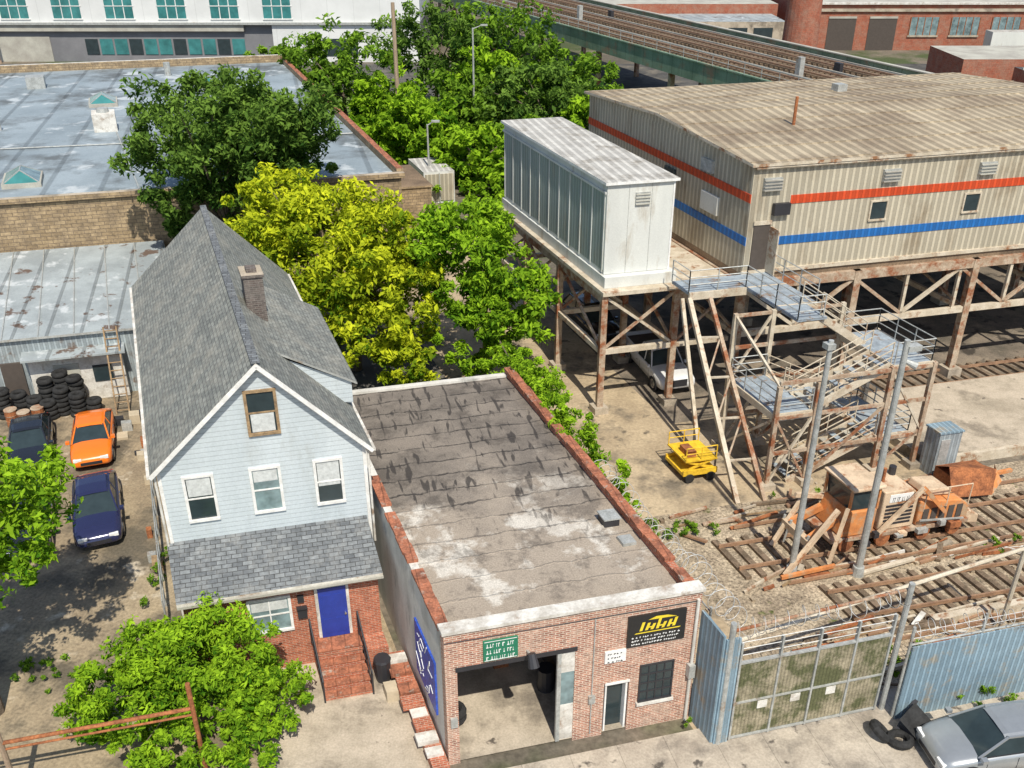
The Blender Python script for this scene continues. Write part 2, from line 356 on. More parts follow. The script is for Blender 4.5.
b.box(4.85,4.9,.02,.3,.13,2.15,'white_trim'); b.box(5.5,5.56,.02,.3,.13,2.15,'white_trim'); b.box(4.82,5.6,-.03,.02,2.08,2.16,'white_trim')
b.box(4.9,5.5,.22,.26,.13,2.1,'glass_dark')
for k in range(6): b.box(.35,3.3,.5+k*.02,.56+k*.02,3.5-.06*k,3.55-.06*k,'galv')
b.done('doors',g)
b=MB()
b.box(.5,1.2,3.5,5.5,.13,1.0,'rust_iron'); b.box(2.6,3.1,3.4,4.0,.13,1.1,'rust_iron'); b.cyl((3.9,2.2,.13),(3.9,2.2,1.0),.28,.28,'black_iron',12); b.box(1.5,2.6,5.2,6.2,.13,1.4,'galv'); b.torus((.7,1.6,.25),(0,0,1),.26,.12,'rubber'); b.torus((.7,1.6,.5),(0,0,1),.26,.12,'rubber'); b.done('workshop_contents',g)
b=MB(); window(b,5.95,6.95,1.2,2.6,0,'glass_dark','black_iron',4,4,.05,.04)
b.box(5.85,7.05,-.1,.02,1.02,1.13,'white_dirty')
for k in range(6): b.box(5.96+random.randint(0,3)*.25,6.16+random.randint(0,3)*.25,-.016,0,1.25+random.randint(0,3)*.35,1.5+random.randint(0,3)*.35,'glass_sky') if False else None
b.done('barred_window',g)
b=MB(); b.box(6.7,7.15,3.0,3.45,zr,zr+.12,'galv'); b.box(6.6,7.1,4.1,4.6,zr,zr+.28,'black_iron','galv'); b.box(6.56,7.14,4.06,4.64,zr+.28,zr+.33,'galv'); b.done('roof_vent',g)
b=MB(); b.cyl((7.55,-.06,0),(7.55,-.06,4.9),.05,.05,'parge'); b.box(7.42,7.62,-.2,-.02,1.9,2.4,'galv')
b.cyl((2.4,-.0,4.05),(2.4,-.35,4.1),.04,.04,'galv'); b.cyl((2.4,-.3,4.2),(2.4,-.5,3.85),.12,.17,'black_iron')
b.cyl((0,-.03,4.85),(7.5,-.03,4.82),.015,.015,'black_iron',5); b.cyl((4.4,-.03,0.2),(4.4,-.03,4.8),.02,.02,'galv',5); b.box(4.3,4.5,-.08,0,1.5,1.8,'galv'); b.box(.1,.3,-.08,0,1.6,1.95,'galv'); b.done('wall_fixtures',g)
def textstrokes(b,s0,s1,z0,z1,t,n,m,h=.09):
    for r in range(n):
        z=z1-(r+.7)*(z1-z0)/n
        x=s0+.08
        while x<s1-.12:
            w=random.uniform(.03,.07); k=random.random()
            if k<.5: b.box(x,x+w*.4,t-.006,t,z-h/2,z+h/2,m); b.box(x+w*.4,min(x+w,s1-.05),t-.006,t,z+h/2-.025,z+h/2,m)
            else: b.box(x,min(x+w,s1-.05),t-.006,t,z-h/2,z-h/2+.03,m); b.box(x+w*.3,x+w*.6,t-.007,t,z-h/2,z+h/2,m)
            x+=w+random.choice([.025,.025,.07])
b=MB(); b.box(1.1,2.1,-.06,0,3.95,4.7,'sign_green'); b.box(1.13,2.07,-.064,-.06,4.66,4.68,'sign_white'); b.box(1.13,2.07,-.064,-.06,3.97,3.99,'sign_white'); textstrokes(b,1.1,2.1,3.98,4.68,-.06,3,'sign_white',.13); b.done('green_sign')
b=MB(); b.box(5.4,7.2,-.07,0,3.5,4.65,'sign_black')
for k in range(7):
    x=5.75+k*.17; h_=.22+.1*(k%3==0)+.05*(k%2); b.poly([(x,-.076,4.08),(x+.09,-.076,4.08),(x+.17,-.076,4.08+h_),(x+.08,-.076,4.08+h_)],'sign_yellow')
    if k%2: b.poly([(x+.05,-.077,4.16),(x+.2,-.077,4.16),(x+.22,-.077,4.21),(x+.07,-.077,4.21)],'sign_yellow')
b.poly([(5.6,-.076,3.98),(7.0,-.076,3.98),(7.05,-.076,4.02),(5.65,-.076,4.02)],'sign_yellow'); b.poly([(6.0,-.076,4.46),(6.9,-.076,4.44),(6.6,-.076,4.54),(6.25,-.076,4.56)],'sign_yellow')
textstrokes(b,5.45,7.1,3.55,3.93,-.07,3,'sign_white',.05); b.done('business_sign')
b=MB(); b.box(4.75,5.4,-.05,0,3.0,3.45,'sign_white'); textstrokes(b,4.75,5.4,3.0,3.45,-.05,3,'sign_black',.05); b.done('wall_sign')
b=MB(); b.box(-.06,0,.9,3.0,1.2,3.3,'graf_blue')
for k in range(22):
    a=random.uniform(1.1,2.8);z=random.uniform(1.4,3.1); b.beam((-.066,a,z),(-.066,min(2.95,a+random.uniform(-.3,.5)),min(3.25,z+random.uniform(-.4,.5))),.02,.035,'sign_white')
b.done('painted_board')
# ---------------------------------------------------------------- house
h=group('clapboard_house'); x0,x1,y0,y1=-6.75,-.38,6.9,22.7; xm=-3.4; ze=7.45; zk=10.65
b=MB(); b.box(x0,x1,y0,y1,0,ze,'siding')
b.poly([(x0,y0,ze),(x1,y0,ze),(xm,y0,zk)],'siding'); b.poly([(x1,y1,ze),(x0,y1,ze),(xm,y1,zk)],'siding')
b.done('walls',h)
b=MB(); ov=.22; sl=(zk-ze)/(xm-x0)
zl=ze-ov*sl+.12; zt=zk+.14
b.slab([(x0-ov,y0-.25,zl),(xm,y0-.25,zt),(xm,y1+.3,zt),(x0-ov,y1+.3,zl)],.09,'shingle','white_dirty')
b.slab([(xm,y0-.25,zt),(x1+ov,y0-.25,zl),(x1+ov,y1+.3,zl),(xm,y1+.3,zt)],.09,'shingle','white_dirty')
b.beam((xm,y0-.26,zt+.02),(xm,y1+.3,zt+.02),.26,.04,'shingle_dark')
b.done('roof',h)
b=MB()
for sx,xe in((1,x0-ov),(-1,x1+ov)):
    b.beam((xe,y0-.27,zl-.10),(xm,y0-.27,zt-.10),.04,.12,'white_trim')
    b.beam((xe,y0-.02,zl-.2),(xm,y0-.02,zt-.22),.04,.16,'white_trim')
b.box(x0-ov-.10,x0-ov-.0,y0-.2,y1+.3,zl-.15,zl-.05,'white_dirty'); b.box(x1+ov,x1+ov+.10,y0-.2,y1+.3,zl-.15,zl-.05,'white_dirty')
b.box(x0-.03,x0+.08,y0-.03,y0+.1,0,ze,'white_trim'); b.box(x1-.08,x1+.03,y0-.03,y0+.1,3.4,ze,'white_trim')
b.cyl((x0-.1,y0-.08,0),(x0-.1,y0-.08,ze-.1),.04,.04,'white_dirty'); b.cyl((x1+.08,y0-.1,3.6),(x1+.08,y0-.1,ze-.1),.04,.04,'white_dirty')
b.done('trim',h)
b=MB()
window(b,-6.0,-5.22,5.4,6.95,y0,'glass_dark',blind=.45); window(b,-3.97,-3.17,5.4,6.95,y0,'glass_sky',blind=.3); window(b,-1.98,-1.22,5.4,6.95,y0,'glass_dark',blind=.6)
window(b,-3.8,-3.0,8.3,9.7,y0,'glass_dark','wood')
b.box(-3.75,-3.05,y0-.02,y0,8.32,8.95,'curtain')
window(b,-4.75,-3.55,1.75,3.0,5.3,'glass_sky',cols=2,blind=.35)
b.done('windows',h)
b=MB(); d0,d1=9.4,15.9
b.poly([(-2.9,d0,8.0),(-.15,d0,7.6),(-.15,d0,8.4),(-2.9,d0,9.85)],'siding'); b.poly([(-.15,d0,7.6),(-.15,d1,7.6),(-.15,d1,8.4),(-.15,d0,8.4)],'siding')
b.poly([(-.15,d1,7.6),(-2.9,d1,8.0),(-2.9,d1,9.85),(-.15,d1,8.4)],'siding')
b.slab([(-3.2,d0-.12,10.25),(.02,d0-.12,8.42),(.02,d1+.15,8.42),(-3.2,d1+.15,10.25)],.08,'shingle','galv')
b.done('dormer',h)
b=MB(); b.box(-3.0,-2.35,12.0,12.9,9.2,11.45,'brick_dark') 
b.box(-3.05,-2.3,11.95,12.95,11.45,11.55,'brick_dark','concrete'); b.box(-2.85,-2.5,12.2,12.6,11.55,11.7,'brick_dark'); b.done('chimney',h)
b=MB(); b.box(x0,-.62,5.3,y0,0,3.55,'brick_red')
b.poly([(x0,5.3,3.55),(x0,y0,3.55),(x0,y0,4.5)],'siding'); b.poly([(-.62,5.3,3.55),(-.62,y0,4.5),(-.62,y0,3.55)],'siding')
b.done('brick_porch_wall',h)
b=MB(); b.slab([(x0-.15,4.98,3.62),(-.5,4.98,3.62),(-.5,y0,4.62),(x0-.15,y0,4.62)],.08,'shingle_dark','white_dirty'); b.box(x0-.15,-.5,4.9,4.98,3.46,3.55,'walkway_grey'); b.done('porch_roof',h)
b=MB(); b.box(-2.7,-1.6,5.24,5.32,1.1,3.25,'white_dirty'); b.box(-2.6,-1.7,5.2,5.24,1.12,3.15,'blue_door')
for (a,c,e,f) in((-2.5,-2.2,1.3,1.9),(-2.1,-1.8,1.3,1.9),(-2.5,-2.2,2.1,2.9),(-2.1,-1.8,2.1,2.9)): b.box(a,c,5.185,5.2,e,f,'blue_door')
b.cyl((-1.78,5.2,2.05),(-1.78,5.14,2.05),.04,.04,'chrome'); b.done('front_door',h)
b=MB()
for k in range(6):
    z=.183*(6-k); b.box(-2.95,-1.45,4.9-.29*k if k else 4.6,5.3 if k==0 else 4.9-.29*(k-1),0,z-.03,'brick_red')
    b.box(-2.97,-1.43,4.9-.29*k-.03 if k else 4.57,5.3 if k==0 else 4.9-.29*(k-1)-.03,z-.03,z,'terracotta')
b.done('brick_steps',h)
b=MB()
for xx in(-2.98,-1.42):
    b.cyl((xx,3.4,0),(xx,3.4,1.0),.03,.03,'black_iron'); b.cyl((xx,5.1,1.1),(xx,5.1,2.1),.03,.03,'black_iron')
    b.cyl((xx,3.3,.98),(xx,5.1,2.1),.03,.03,'black_iron'); b.cyl((xx,3.4,.3),(xx,5.1,1.3),.015,.015,'black_iron')
    for k in range(9): a=3.4+k*.2; b.cyl((xx,a,.25+(a-3.4)*.6),(xx,a,1.0+(a-3.4)*.65),.012,.012,'black_iron')
b.done('stair_railing',h)
b=MB(); b.box(-3.3,-3.0,5.18,5.3,2.1,2.5,'black_iron'); b.box(-3.32,-2.98,5.12,5.3,2.5,2.54,'black_iron'); b.box(-3.25,-3.05,5.2,5.3,2.75,3.0,'black_iron'); b.done('mailbox',h)
b=MB(); b.box(-.55,-.05,-.3,4.8,0,.35,'brick_red'); 
for k in range(9): 
    a=.1+k*.5; b.box(-.7+random.uniform(-.1,.1),-.1,a,a+random.uniform(.3,.48),.35,.42+random.uniform(0,.2),random.choice(['terracotta','concrete','brick_red','white_dirty']))
b.done('brick_curb')
b=MB(); b.box(-1.35,-.6,4.5,5.28,0,.9,'brick_red'); b.box(-1.1,-.7,2.9,3.4,0,.45,'tarp_tan'); b.cyl((-.95,4.0,0),(-.95,4.0,.85),.24,.28,'black_iron'); b.cyl((-.95,4.0,.85),(-.95,4.0,.93),.3,.26,'black_iron'); b.done('trash_bin')
# ---------------------------------------------------------------- yard buildings left
g=group('low_workshop')
b=MB(); b.box(-30,-5.4,27.3,38.4,0,3.5,'shed_metal'); b.done('walls',g)
b=MB(); b.slab([(-30,27.1,3.62),(-5.2,27.1,3.62),(-5.2,38.4,4.3),(-30,38.4,4.3)],.12,'silver_roof2','galv'); b.done('roof',g)
b=MB(); 
for k in range(15): b.beam((-30+k*1.65,27.15,3.66),(-30+k*1.65,38.3,4.34),.05,.03,'galv')
b.done('roof_battens',g)
b=MB(); b.box(-12.6,-8.2,26.9,27.3,0,2.7,'white_dirty'); b.box(-12.8,-8.0,26.2,27.3,2.7,2.8,'silver_roof2')
b.box(-13.9,-12.9,27.15,27.32,0,2.3,'interior'); b.box(-16,-14.2,27.15,27.32,.2,2.4,'black_iron'); b.box(-11.5,-10.3,26.85,26.9,0,2.1,'walkway_grey'); b.box(-9.7,-8.8,26.85,26.9,1.0,1.9,'glass_dark')
b.done('lean_to',g)
g=group('warehouse')
b=MB(); b.box(-45,9.3,38.6,83,0,7.1,'brick_tan'); b.done('walls',g)
b=MB(); b.poly([(-45,38.6,7.12),(9.3,38.6,7.12),(9.3,83,7.12),(-45,83,7.12)],'silver_roof'); b.done('roof',g)
b=MB(); b.box(-45,9.5,38.4,38.8,7.1,7.4,'brick_tan','concrete'); b.box(9.1,9.5,38.8,83,7.1,7.6,'brick_tan','terracotta'); b.box(-45,9.5,83,83.4,0,7.8,'brick_tan','white_dirty'); b.done('parapet',g)
b=MB()
for (a,c) in((-7.8,66),(-12.6,43),(-22,60),(1,72),(-20,44)):
    b.box(a-1.1,a+1.1,c-1.4,c+1.4,7.12,7.4,'walkway_grey')
    q=[(a-1,c-1.3,7.4),(a+1,c-1.3,7.4),(a+1,c+1.3,7.4),(a-1,c+1.3,7.4)]; r0=(a,c-.6,8.0);r1=(a,c+.6,8.0)
    b.poly([q[0],q[1],r0],'glass_teal');b.poly([q[1],q[2],r1,r0],'glass_sky');b.poly([q[2],q[3],r1],'glass_teal');b.poly([q[3],q[0],r0,r1],'glass_teal')
    for u_,v_ in((q[0],r0),(q[1],r0),(q[2],r1),(q[3],r1),(r0,r1)): b.beam(u_,v_,.06,.06,'galv')
b.done('skylights',g)
b=MB(); b.box(-8.5,-6.9,55.5,57.2,7.12,8.4,'white_dirty'); b.box(-8.3,-7.1,57.2,58.2,7.12,8.0,'galv'); b.cyl((-7.7,56.3,8.4),(-7.7,56.3,8.7),.45,.4,'galv')
b.box(-3,-2.3,50,50.7,7.12,7.6,'galv'); b.cyl((-15,58,7.1),(-15,58,8),.12,.12,'galv'); b.cyl((-2,78,7.1),(-2,78,8.3),.3,.3,'galv'); b.box(-14,-12.5,74,75.5,7.12,8.1,'galv')
b.cyl((-20,52,7.2),(9,50.5,7.2),.05,.05,'galv'); b.cyl((-6,39,7.2),(-7,55,7.2),.05,.05,'galv'); b.done('roof_units',g)
# ---------------------------------------------------------------- white office building (world aligned)
g=group('office_building'); Y=142.5
b=MB(ID); b.box(-110,-13,Y,Y+25,5.4,14,'facade_white'); b.box(-110,-13,Y+.4,Y+25,0,5.4,'facade_grey'); b.done('walls',g)
b=MB(ID)
b.box(-110,-13,Y-.5,Y,5.1,5.4,'galv'); b.box(-110,-38,Y-.2,Y+.4,4.2,5.1,'walkway_grey'); b.box(-34,-13,Y-.1,Y+.4,0,5.1,'facade_white')
for k in range(14):
    x=-109+k*7.4
    if x>-31: continue
    for q in(0,1,2): b.box(x+q*1.35,x+1.2+q*1.35,Y-.05,Y,5.9,9.3,'glass_teal')
    b.box(x-.1,x+4.1,Y-.12,Y,9.3,9.5,'white_trim'); b.box(x-.1,x+4.1,Y-.15,Y,5.75,5.9,'white_trim'); b.box(x-.1,x+4.1,Y-.08,Y,7.5,7.6,'white_trim')
for k in range(11):
    x=-61+k*2.1
    b.box(x,x+1.8,Y+.3,Y+.4,1.0,3.1,'glass_teal' if k%3 else 'glass_dark')
b.box(-84,-78,Y+.3,Y+.4,0,3.4,'rust_iron'); b.box(-74,-66,Y+.3,Y+.4,0,3.4,'walkway_grey'); b.box(-27,-22,Y-.15,Y-.1,.8,3.2,'glass_dark')
b.done('windows',g)
# ---------------------------------------------------------------- elevated railway (world)
g=group('elevated_railway')
D=Vector((.41,-.912,0)).normalized(); Rr=Vector((-D.y,D.x,0)); A=Vector((-40.9,223,0))
def E(a,c,z): return A+D*a+Rr*c+Vector((0,0,z))
Len=205; EW=15.4
b=MB(E); b.box(0,Len,0,EW,7.2,7.6,'deck_brown'); b.box(0,Len,-.1,.1,6.4,8.1,'girder_green'); b.box(0,Len,EW-.1,EW+.1,6.6,8.1,'girder_green')
b.box(0,Len,.1,1.3,7.6,7.75,'walkway_grey'); b.box(0,Len,-.2,.2,8.1,8.2,'girder_green'); b.box(0,Len,EW-.25,EW+.25,8.1,8.2,'walkway_grey'); b.done('viaduct_deck',g)
b=MB(E)
for c in(3.2,7.7,12.2):
    for r in(-.72,.72): b.box(0,Len,c+r-.06,c+r+.06,7.82,7.98,'rail')
    b.box(0,Len,c+1.35,c+1.5,7.86,8.0,'walkway_grey'); b.box(0,Len,c-1.5,c-1.4,7.86,7.96,'deck_brown')
    k=0.
    while k<Len: b.box(k,k+.26,c-1.35,c+1.35,7.66,7.82+random.uniform(-.01,.01),'tie'); k+=.75
b.done('tracks',g)
b=MB(E)
k=2
while k<Len:
    for c in(.6,EW-.6): b.box(k,k+.5,c-.25,c+.25,0,7.2,'steel_rust')
    b.box(k,k+.5,.3,EW-.3,6.3,7.2,'steel_rust'); k+=15
k=1
while k<Len:
    b.cylw(E(k,-.2,8.2),E(k,-.2,9.2),.035,.035,'galv',5); k+=2.4
for z in(8.7,9.2): b.cylw(E(0,-.2,z),E(Len,-.2,z),.03,.03,'galv',5)
for k in(40,75,108,150): b.box(k,k+.6,5.2,5.7,7.6,9.4,'galv'); b.box(k-.1,k+.7,9.7,10.1,7.6,8.6,'black_iron')
b.done('steelwork',g)
# ---------------------------------------------------------------- transit building
g=group('transit_building'); a0,a1,c0,c1,z0,z1=20.2,45.3,18.8,36,6.9,12.1
b=MB(); b.box(a0,a1,c0,c1,z0,z1,'corr_beige'); b.done('walls',g)
b=MB(); b.slab([(a0-.25,c0-.25,z1+.12),(a1,c0-.25,z1+.12),(a1,27.4,z1+.6),(a0-.25,27.4,z1+.6)],.14,'corr_roof','steel_beige')
b.slab([(a0-.25,27.4,z1+.6),(a1,27.4,z1+.6),(a1,c1+.25,z1+.12),(a0-.25,c1+.25,z1+.12)],.14,'corr_roof','steel_beige')
b.poly([(a0,c0,z1),(a0,c1,z1),(a0,27.4,z1+.45)],'corr_beige')
for k in range(9): 
    y=c0+k*2.1; zz=z1+.12+.48*(1-abs(y-27.4)/8.7); b.box(a0-.2,a1,y,y+.06,zz,zz+.05,'corr_roof')
b.done('roof',g)
b=MB(); b.box(a0-.03,a0,c0,c1,10.35,10.75,'red_stripe'); b.box(a0-.03,a0,c0,27,8.3,8.7,'blue_stripe')
b.box(22.2,a1,c0-.03,c0,10.2,10.6,'red_stripe'); b.box(21.3,a1,c0-.03,c0,8.25,8.65,'blue_stripe'); b.done('colour_bands',g)
b=MB(); b.box(20.5,21.3,c0-.05,c0,7.0,9.3,'interior'); b.box(21.3,21.36,c0-.75,c0-.05,7.0,9.2,'steel_beige')
b.box(20.45,21.35,c0-.09,c0-.05,9.3,9.5,'steel_beige'); b.box(21.3,22.1,c0-.25,c0-.05,9.75,10.3,'black_iron')
for wx in(26.5,31.6,36.5,42):
    window(b,wx,wx+.8,9.1,9.95,c0,'glass_dark','steel_beige',1,1,.08,.06)
for lx in(20.7,26.8,32.0):
    b.box(lx,lx+.9,c0-.12,c0,10.9,11.5,'galv')
    for k in range(4): b.box(lx,lx+.9,c0-.2,c0-.12,10.92+k*.15,10.97+k*.15,'walkway_grey')
b.box(a0-.15,a0,22,23,10.9,11.5,'galv'); b.box(a0-.12,a0,21.3,22.8,9.0,9.9,'panel_white'); b.box(a0-.12,a0,25.5,26.5,9.4,10.2,'glass_dark')
b.box(a0-.1,a1,c0-.1,c0,z0,z0+.18,'steel_beige')
b.cyl((25.5,24,z1+.3),(25.5,24,z1+1.8),.08,.08,'rust_iron'); b.box(33,33.6,31,31.6,z1+.4,z1+.8,'galv')
b.cyl((a0,c0-.15,z1-.1),(a1,c0-.15,z1-.1),.07,.07,'steel_beige',6)
b.done('openings_and_vents',g)
b=MB(); SR='steel_rust'; SB='steel_beige'
b.box(a0,a1,c0,c1,z0-.3,z0-.005,'deck_brown')
for yy in(c0-.1,c1-.3):
    b.box(a0-.2,a1,yy-.15,yy+.15,z0-.75,z0-.3,SR); b.box(a0-.2,a1,yy-.12,yy+.12,3.7,4.0,SB)
    k=a0;i=0
    while k<a1-3: 
        b.beam((k,yy,4.0 if i%2 else z0-.7),(k+3,yy,z0-.7 if i%2 else 4.0),.16,.16,SR if i%3 else SB); b.beam((k,yy,3.8),(k,yy,z0-.5),.16,.16,SB)
        k+=3;i+=1
for xx in(20.2,26.3,33,39.8,45):
    for yy in(c0-.1,27.4,c1-.3):
        b.beam((xx,yy,0),(xx,yy,z0-.3),.36,.36,SR); b.box(xx-.4,xx+.4,yy-.4,yy+.4,0,.5,'concrete')
    b.box(xx-.15,xx+.15,c0,c1,z0-.9,z0-.35,SR)
    b.beam((xx,c0,3.9),(xx,27.4,z0-.8),.12,.12,SR); b.beam((xx,27.4,3.9),(xx,c0,z0-.8),.12,.12,SB); b.box(xx-.1,xx+.1,c0,c1,3.7,3.95,SB)
b.done('support_trusses',g)
# ---------------------------------------------------------------- equipment box on platform
g=group('rooftop_equipment_house'); e0,e1,f0,f1,q0,q1=13.85,17.1,20,33,7.05,11.35
b=MB(); b.box(e0,e1,f0,f1,q0,q1,'panel_white'); b.box(e0-.03,e0,f0+.1,f1-.1,q0+.2,q1-.45,'panel_grey')
for k in range(11): y=f0+.1+k*(f1-f0-.3)/10; b.box(e0-.06,e0-.03,y,y+.07,q0+.1,q1-.4,'panel_white')
b.box(e0-.1,e0-.03,f0,f1,q1-.45,q1-.35,'panel_white')
b.box(15.2,15.9,f0-.06,f0,10.3,10.9,'galv')
for k in range(4): b.box(15.2,15.9,f0-.1,f0-.06,10.33+k*.15,10.38+k*.15,'walkway_grey')
b.box(17.02,17.1,f0-.04,f0,q0,q1,'white_trim')
for sx in(14.9,16.0): b.box(sx-.01,sx+.01,f0-.012,f0,q0,q1,'galv')
b.done('walls',g)
b=MB(); b.slab([(e0-.15,f0-.15,q1+.12),(e1+.15,f0-.15,q1+.12),(e1+.15,f1+.15,q1+.12),(e0-.15,f1+.15,q1+.12)],.13,'box_roof','white_trim'); b.done('roof',g)
b=MB(); b.box(e0-.12,e1+.2,f0-.4,f1+.1,6.5,7.03,'panel_white'); b.box(e0-.4,e1+3,f0-.9,f1,6.3,6.49,SB)
for yy in(f0-.6,24.5,29,33.0):
    for xx in(e0-.2,e1+.2): b.beam((xx,yy,0),(xx,yy,6.3),.3,.3,SR); b.box(xx-.35,xx+.35,yy-.35,yy+.35,0,.35,'concrete')
    b.box(e0-.2,e1+.2,yy-.12,yy+.12,3.2,3.45,SB); b.beam((e0-.2,yy,3.4),(e1+.2,yy,6.2),.12,.12,SR)
    b.beam((e0-.2,yy,6.2),(e1+.2,yy,3.4),.12,.12,SB)
for xx in(e0-.2,e1+.2):
    b.box(xx-.15,xx+.15,f0-.6,f1,5.9,6.3,SR); b.box(xx-.12,xx+.12,f0-.6,f1,3.2,3.45,SB)
    for k in range(3):
        y=(f0-.6,24.5,29)[k]; y2=(24.5,29,33.)[k]; b.beam((xx,y,3.4),(xx,y2,6.0),.12,.12,SR)
b.box(e1+.2,20.2,f0-.72,f0-.48,5.7,6.1,SR); b.box(e1+.2,20.2,f0-.7,f0-.5,3.2,3.45,SB); b.beam((e1+.2,f0-.6,3.4),(20.1,f0-.6,5.9),.12,.12,SR)
b.done('steel_platform',g)
# ---------------------------------------------------------------- stair tower + walkway
g=group('steel_stair_tower')
def rail(b,pts,hh=1.05,m='galv'):
    for p,q in zip(pts[:-1],pts[1:]):
        n=max(1,int((Vector(p)-Vector(q)).length/1.1))
        for i in range(n+1):
            c=[p[j]+(q[j]-p[j])*i/n for j in range(3)]; b.cyl(tuple(c),(c[0],c[1],c[2]+hh),.03,.03,m,5)
        for k in(.35,.68,1.): b.cyl((p[0],p[1],p[2]+hh*k),(q[0],q[1],q[2]+hh*k),.026,.026,m,5)
b=MB()
b.box(16.6,21.4,17.2,18.7,6.82,6.94,'grate'); b.box(16.6,21.4,17.1,17.2,6.6,6.95,SB)
b.box(19.4,21.4,14.9,17.1,6.82,6.94,'grate'); b.box(19.4,21.4,14.8,14.9,6.6,6.95,SB); b.done('upper_walkway',g)
b=MB(); rail(b,[(16.6,17.2,6.94),(19.4,17.2,6.94),(19.4,14.9,6.94),(19.4,13.3,6.94),(20.6,13.3,6.94)]); rail(b,[(21.4,18.7,6.94),(21.4,14.9,6.94)]); rail(b,[(16.6,18.7,6.94),(16.6,17.2,6.94)])
def flight(b,p,q,w):
    n=max(3,int((p[2]-q[2])/.19))
    for sgn in(0,w):
        b.beam((p[0],p[1]+sgn,p[2]-.05),(q[0],q[1]+sgn,q[2]-.05),.08,.34,SB)
    for i in range(n):
        f=(i+.5)/n; x=p[0]+(q[0]-p[0])*f; z=p[2]+(q[2]-p[2])*f
        b.box(x-.14,x+.14,p[1]+.05,p[1]+w-.05,z-.025,z+.025,'walkway_grey' if i%2 else 'grate')
    rail(b,[(p[0],p[1],p[2]),(q[0],q[1],q[2])],m=SB); rail(b,[(p[0],p[1]+w,p[2]),(q[0],q[1]+w,q[2])],m=SB)
flight(b,(20.6,13.5,6.95),(23.0,13.5,5.3),1.3)
b.box(19.4,20.8,13.3,14.9,6.82,6.94,'grate')
flight(b,(22.7,11.4,5.3),(19.2,11.4,3.65),1.3)
flight(b,(19.2,13.3,3.65),(22.7,13.3,1.9),1.3)
flight(b,(22.6,11.4,1.9),(18.6,11.4,0.1),1.3)
for (u0,u1,zz) in((22.8,24.6,5.3),(17.5,19.2,3.65),(22.6,24.2,1.9)):
    b.box(u0,u1,11.3,14.7,zz-.12,zz,'grate'); b.box(u0,u1,11.2,11.3,zz-.3,zz+.02,SB); b.box(u0-.08,u0,11.2,14.7,zz-.3,zz+.02,SB); b.box(u1,u1+.08,11.2,14.7,zz-.3,zz+.02,SB)
    out=u1 if u0>20 else u0; inn=u0 if u0>20 else u1
    rail(b,[(inn,11.3,zz),(out,11.3,zz),(out,14.7,zz),(inn,14.7,zz)])
b.done('stairs',g)
b=MB()
lg=[(17.5,11.2),(17.5,14.8),(19.3,11.2),(19.3,14.8),(22.7,11.2),(22.7,14.8),(24.7,11.2),(24.7,14.8)]
for i,(x,y) in enumerate(lg):
    b.beam((x,y,0),(x,y,6.8 if i in(3,5) else 5.3 if i>3 else 6.8 if i==1 else 5.0),.19,.19,SB if i%2 else SR); b.box(x-.3,x+.3,y-.3,y+.3,0,.3,'concrete')
for zz in(1.75,3.5,5.15):
    for y in(11.2,14.8): b.beam((17.5,y,zz),(24.7,y,zz),.1,.16,SR)
b.beam((17.5,14.8,6.7),(22.7,14.8,6.7),.1,.14,SR)
for y in(11.2,14.8):
    b.beam((17.5,y,.2),(19.3,y,3.5),.1,.1,SB);b.beam((19.3,y,.2),(17.5,y,3.5),.1,.1,SR)
    b.beam((22.7,y,.2),(24.7,y,2),.1,.1,SR); b.beam((24.7,y,2),(22.7,y,5.1),.1,.1,SB)
    b.beam((19.3,y,.2),(22.7,y,3.5),.1,.1,SR)
b.beam((17.5,14.8,3.5),(19.3,14.8,6.7),.1,.1,SB)
b.beam((17.5,11.2,.2),(17.5,14.8,3.5),.1,.1,SR); b.beam((17.5,14.8,.2),(17.5,11.2,3.5),.1,.1,SB); b.beam((17.5,11.2,5),(17.5,14.8,6.7),.1,.1,SB)
b.beam((15.7,10.4,0),(16.6,17.1,6.7),.2,.2,SB); b.beam((16.9,10.3,0),(17.5,16.9,6.7),.18,.18,SR); b.beam((15.9,13.8,0),(16.3,17.2,6.7),.16,.16,SB)
for f in(.2,.4,.6,.8): b.beam((15.7+.9*f,10.4+6.7*f,6.7*f),(16.9+.6*f,10.3+6.6*f,6.7*f),.08,.08,SB)
for f in(.2,.4,.6): b.beam((15.7+.9*f,10.4+6.7*f,6.7*f),(16.9+.6*(f+.2),10.3+6.6*(f+.2),6.7*(f+.2)),.07,.07,SR)
b.done('tower_frame',g)
# ---------------------------------------------------------------- poles and lamps
def pole(name,s,t,hh,r0,r1,m,xf=W,arm=None,cross=False):
    b=MB(xf); b.cyl((s,t,0),(s,t,hh),r0,r1,m,12); b.cyl((s,t,0),(s,t,.4),r0*1.8,r0*1.5,m,12)
    if arm:
        b.cyl((s,t,hh-.1),(s+arm,t,hh+.25),.05,.04,m,8); b.box(s+arm-.15,s+arm+.5,t-.14,t+.14,hh+.18,hh+.32,'galv')
    if cross:
        for zc in(hh-.6,hh-1.5): b.beam((s-1.2,t,zc),(s+1.2,t,zc),.1,.12,m)
        for k in(-1,-.4,.4,1): b.cyl((s+k,t,hh-.55),(s+k,t,hh-.3),.05,.05,'glass_teal',6)
        b.cyl((s+.35,t,hh-3),(s+.35,t,hh-2.1),.22,.22,'galv',10)
    return b.done(name)
pole('floodlight_pole',15,5.6,9.9,.13,.09,'galv'); pole('floodlight_pole',17.4,5.0,9.9,.14,.10,'galv')
b=MB(); b.box(14.8,15.1,5.45,5.75,9.6,9.8,'galv'); b.box(17.4,17.9,4.85,5.15,9.5,9.7,'galv'); b.cyl((17.5,5,9.1),(17.8,4.85,8.95),.08,.14,'galv'); b.done('floodlights',bpy.data.objects['floodlight_pole'])
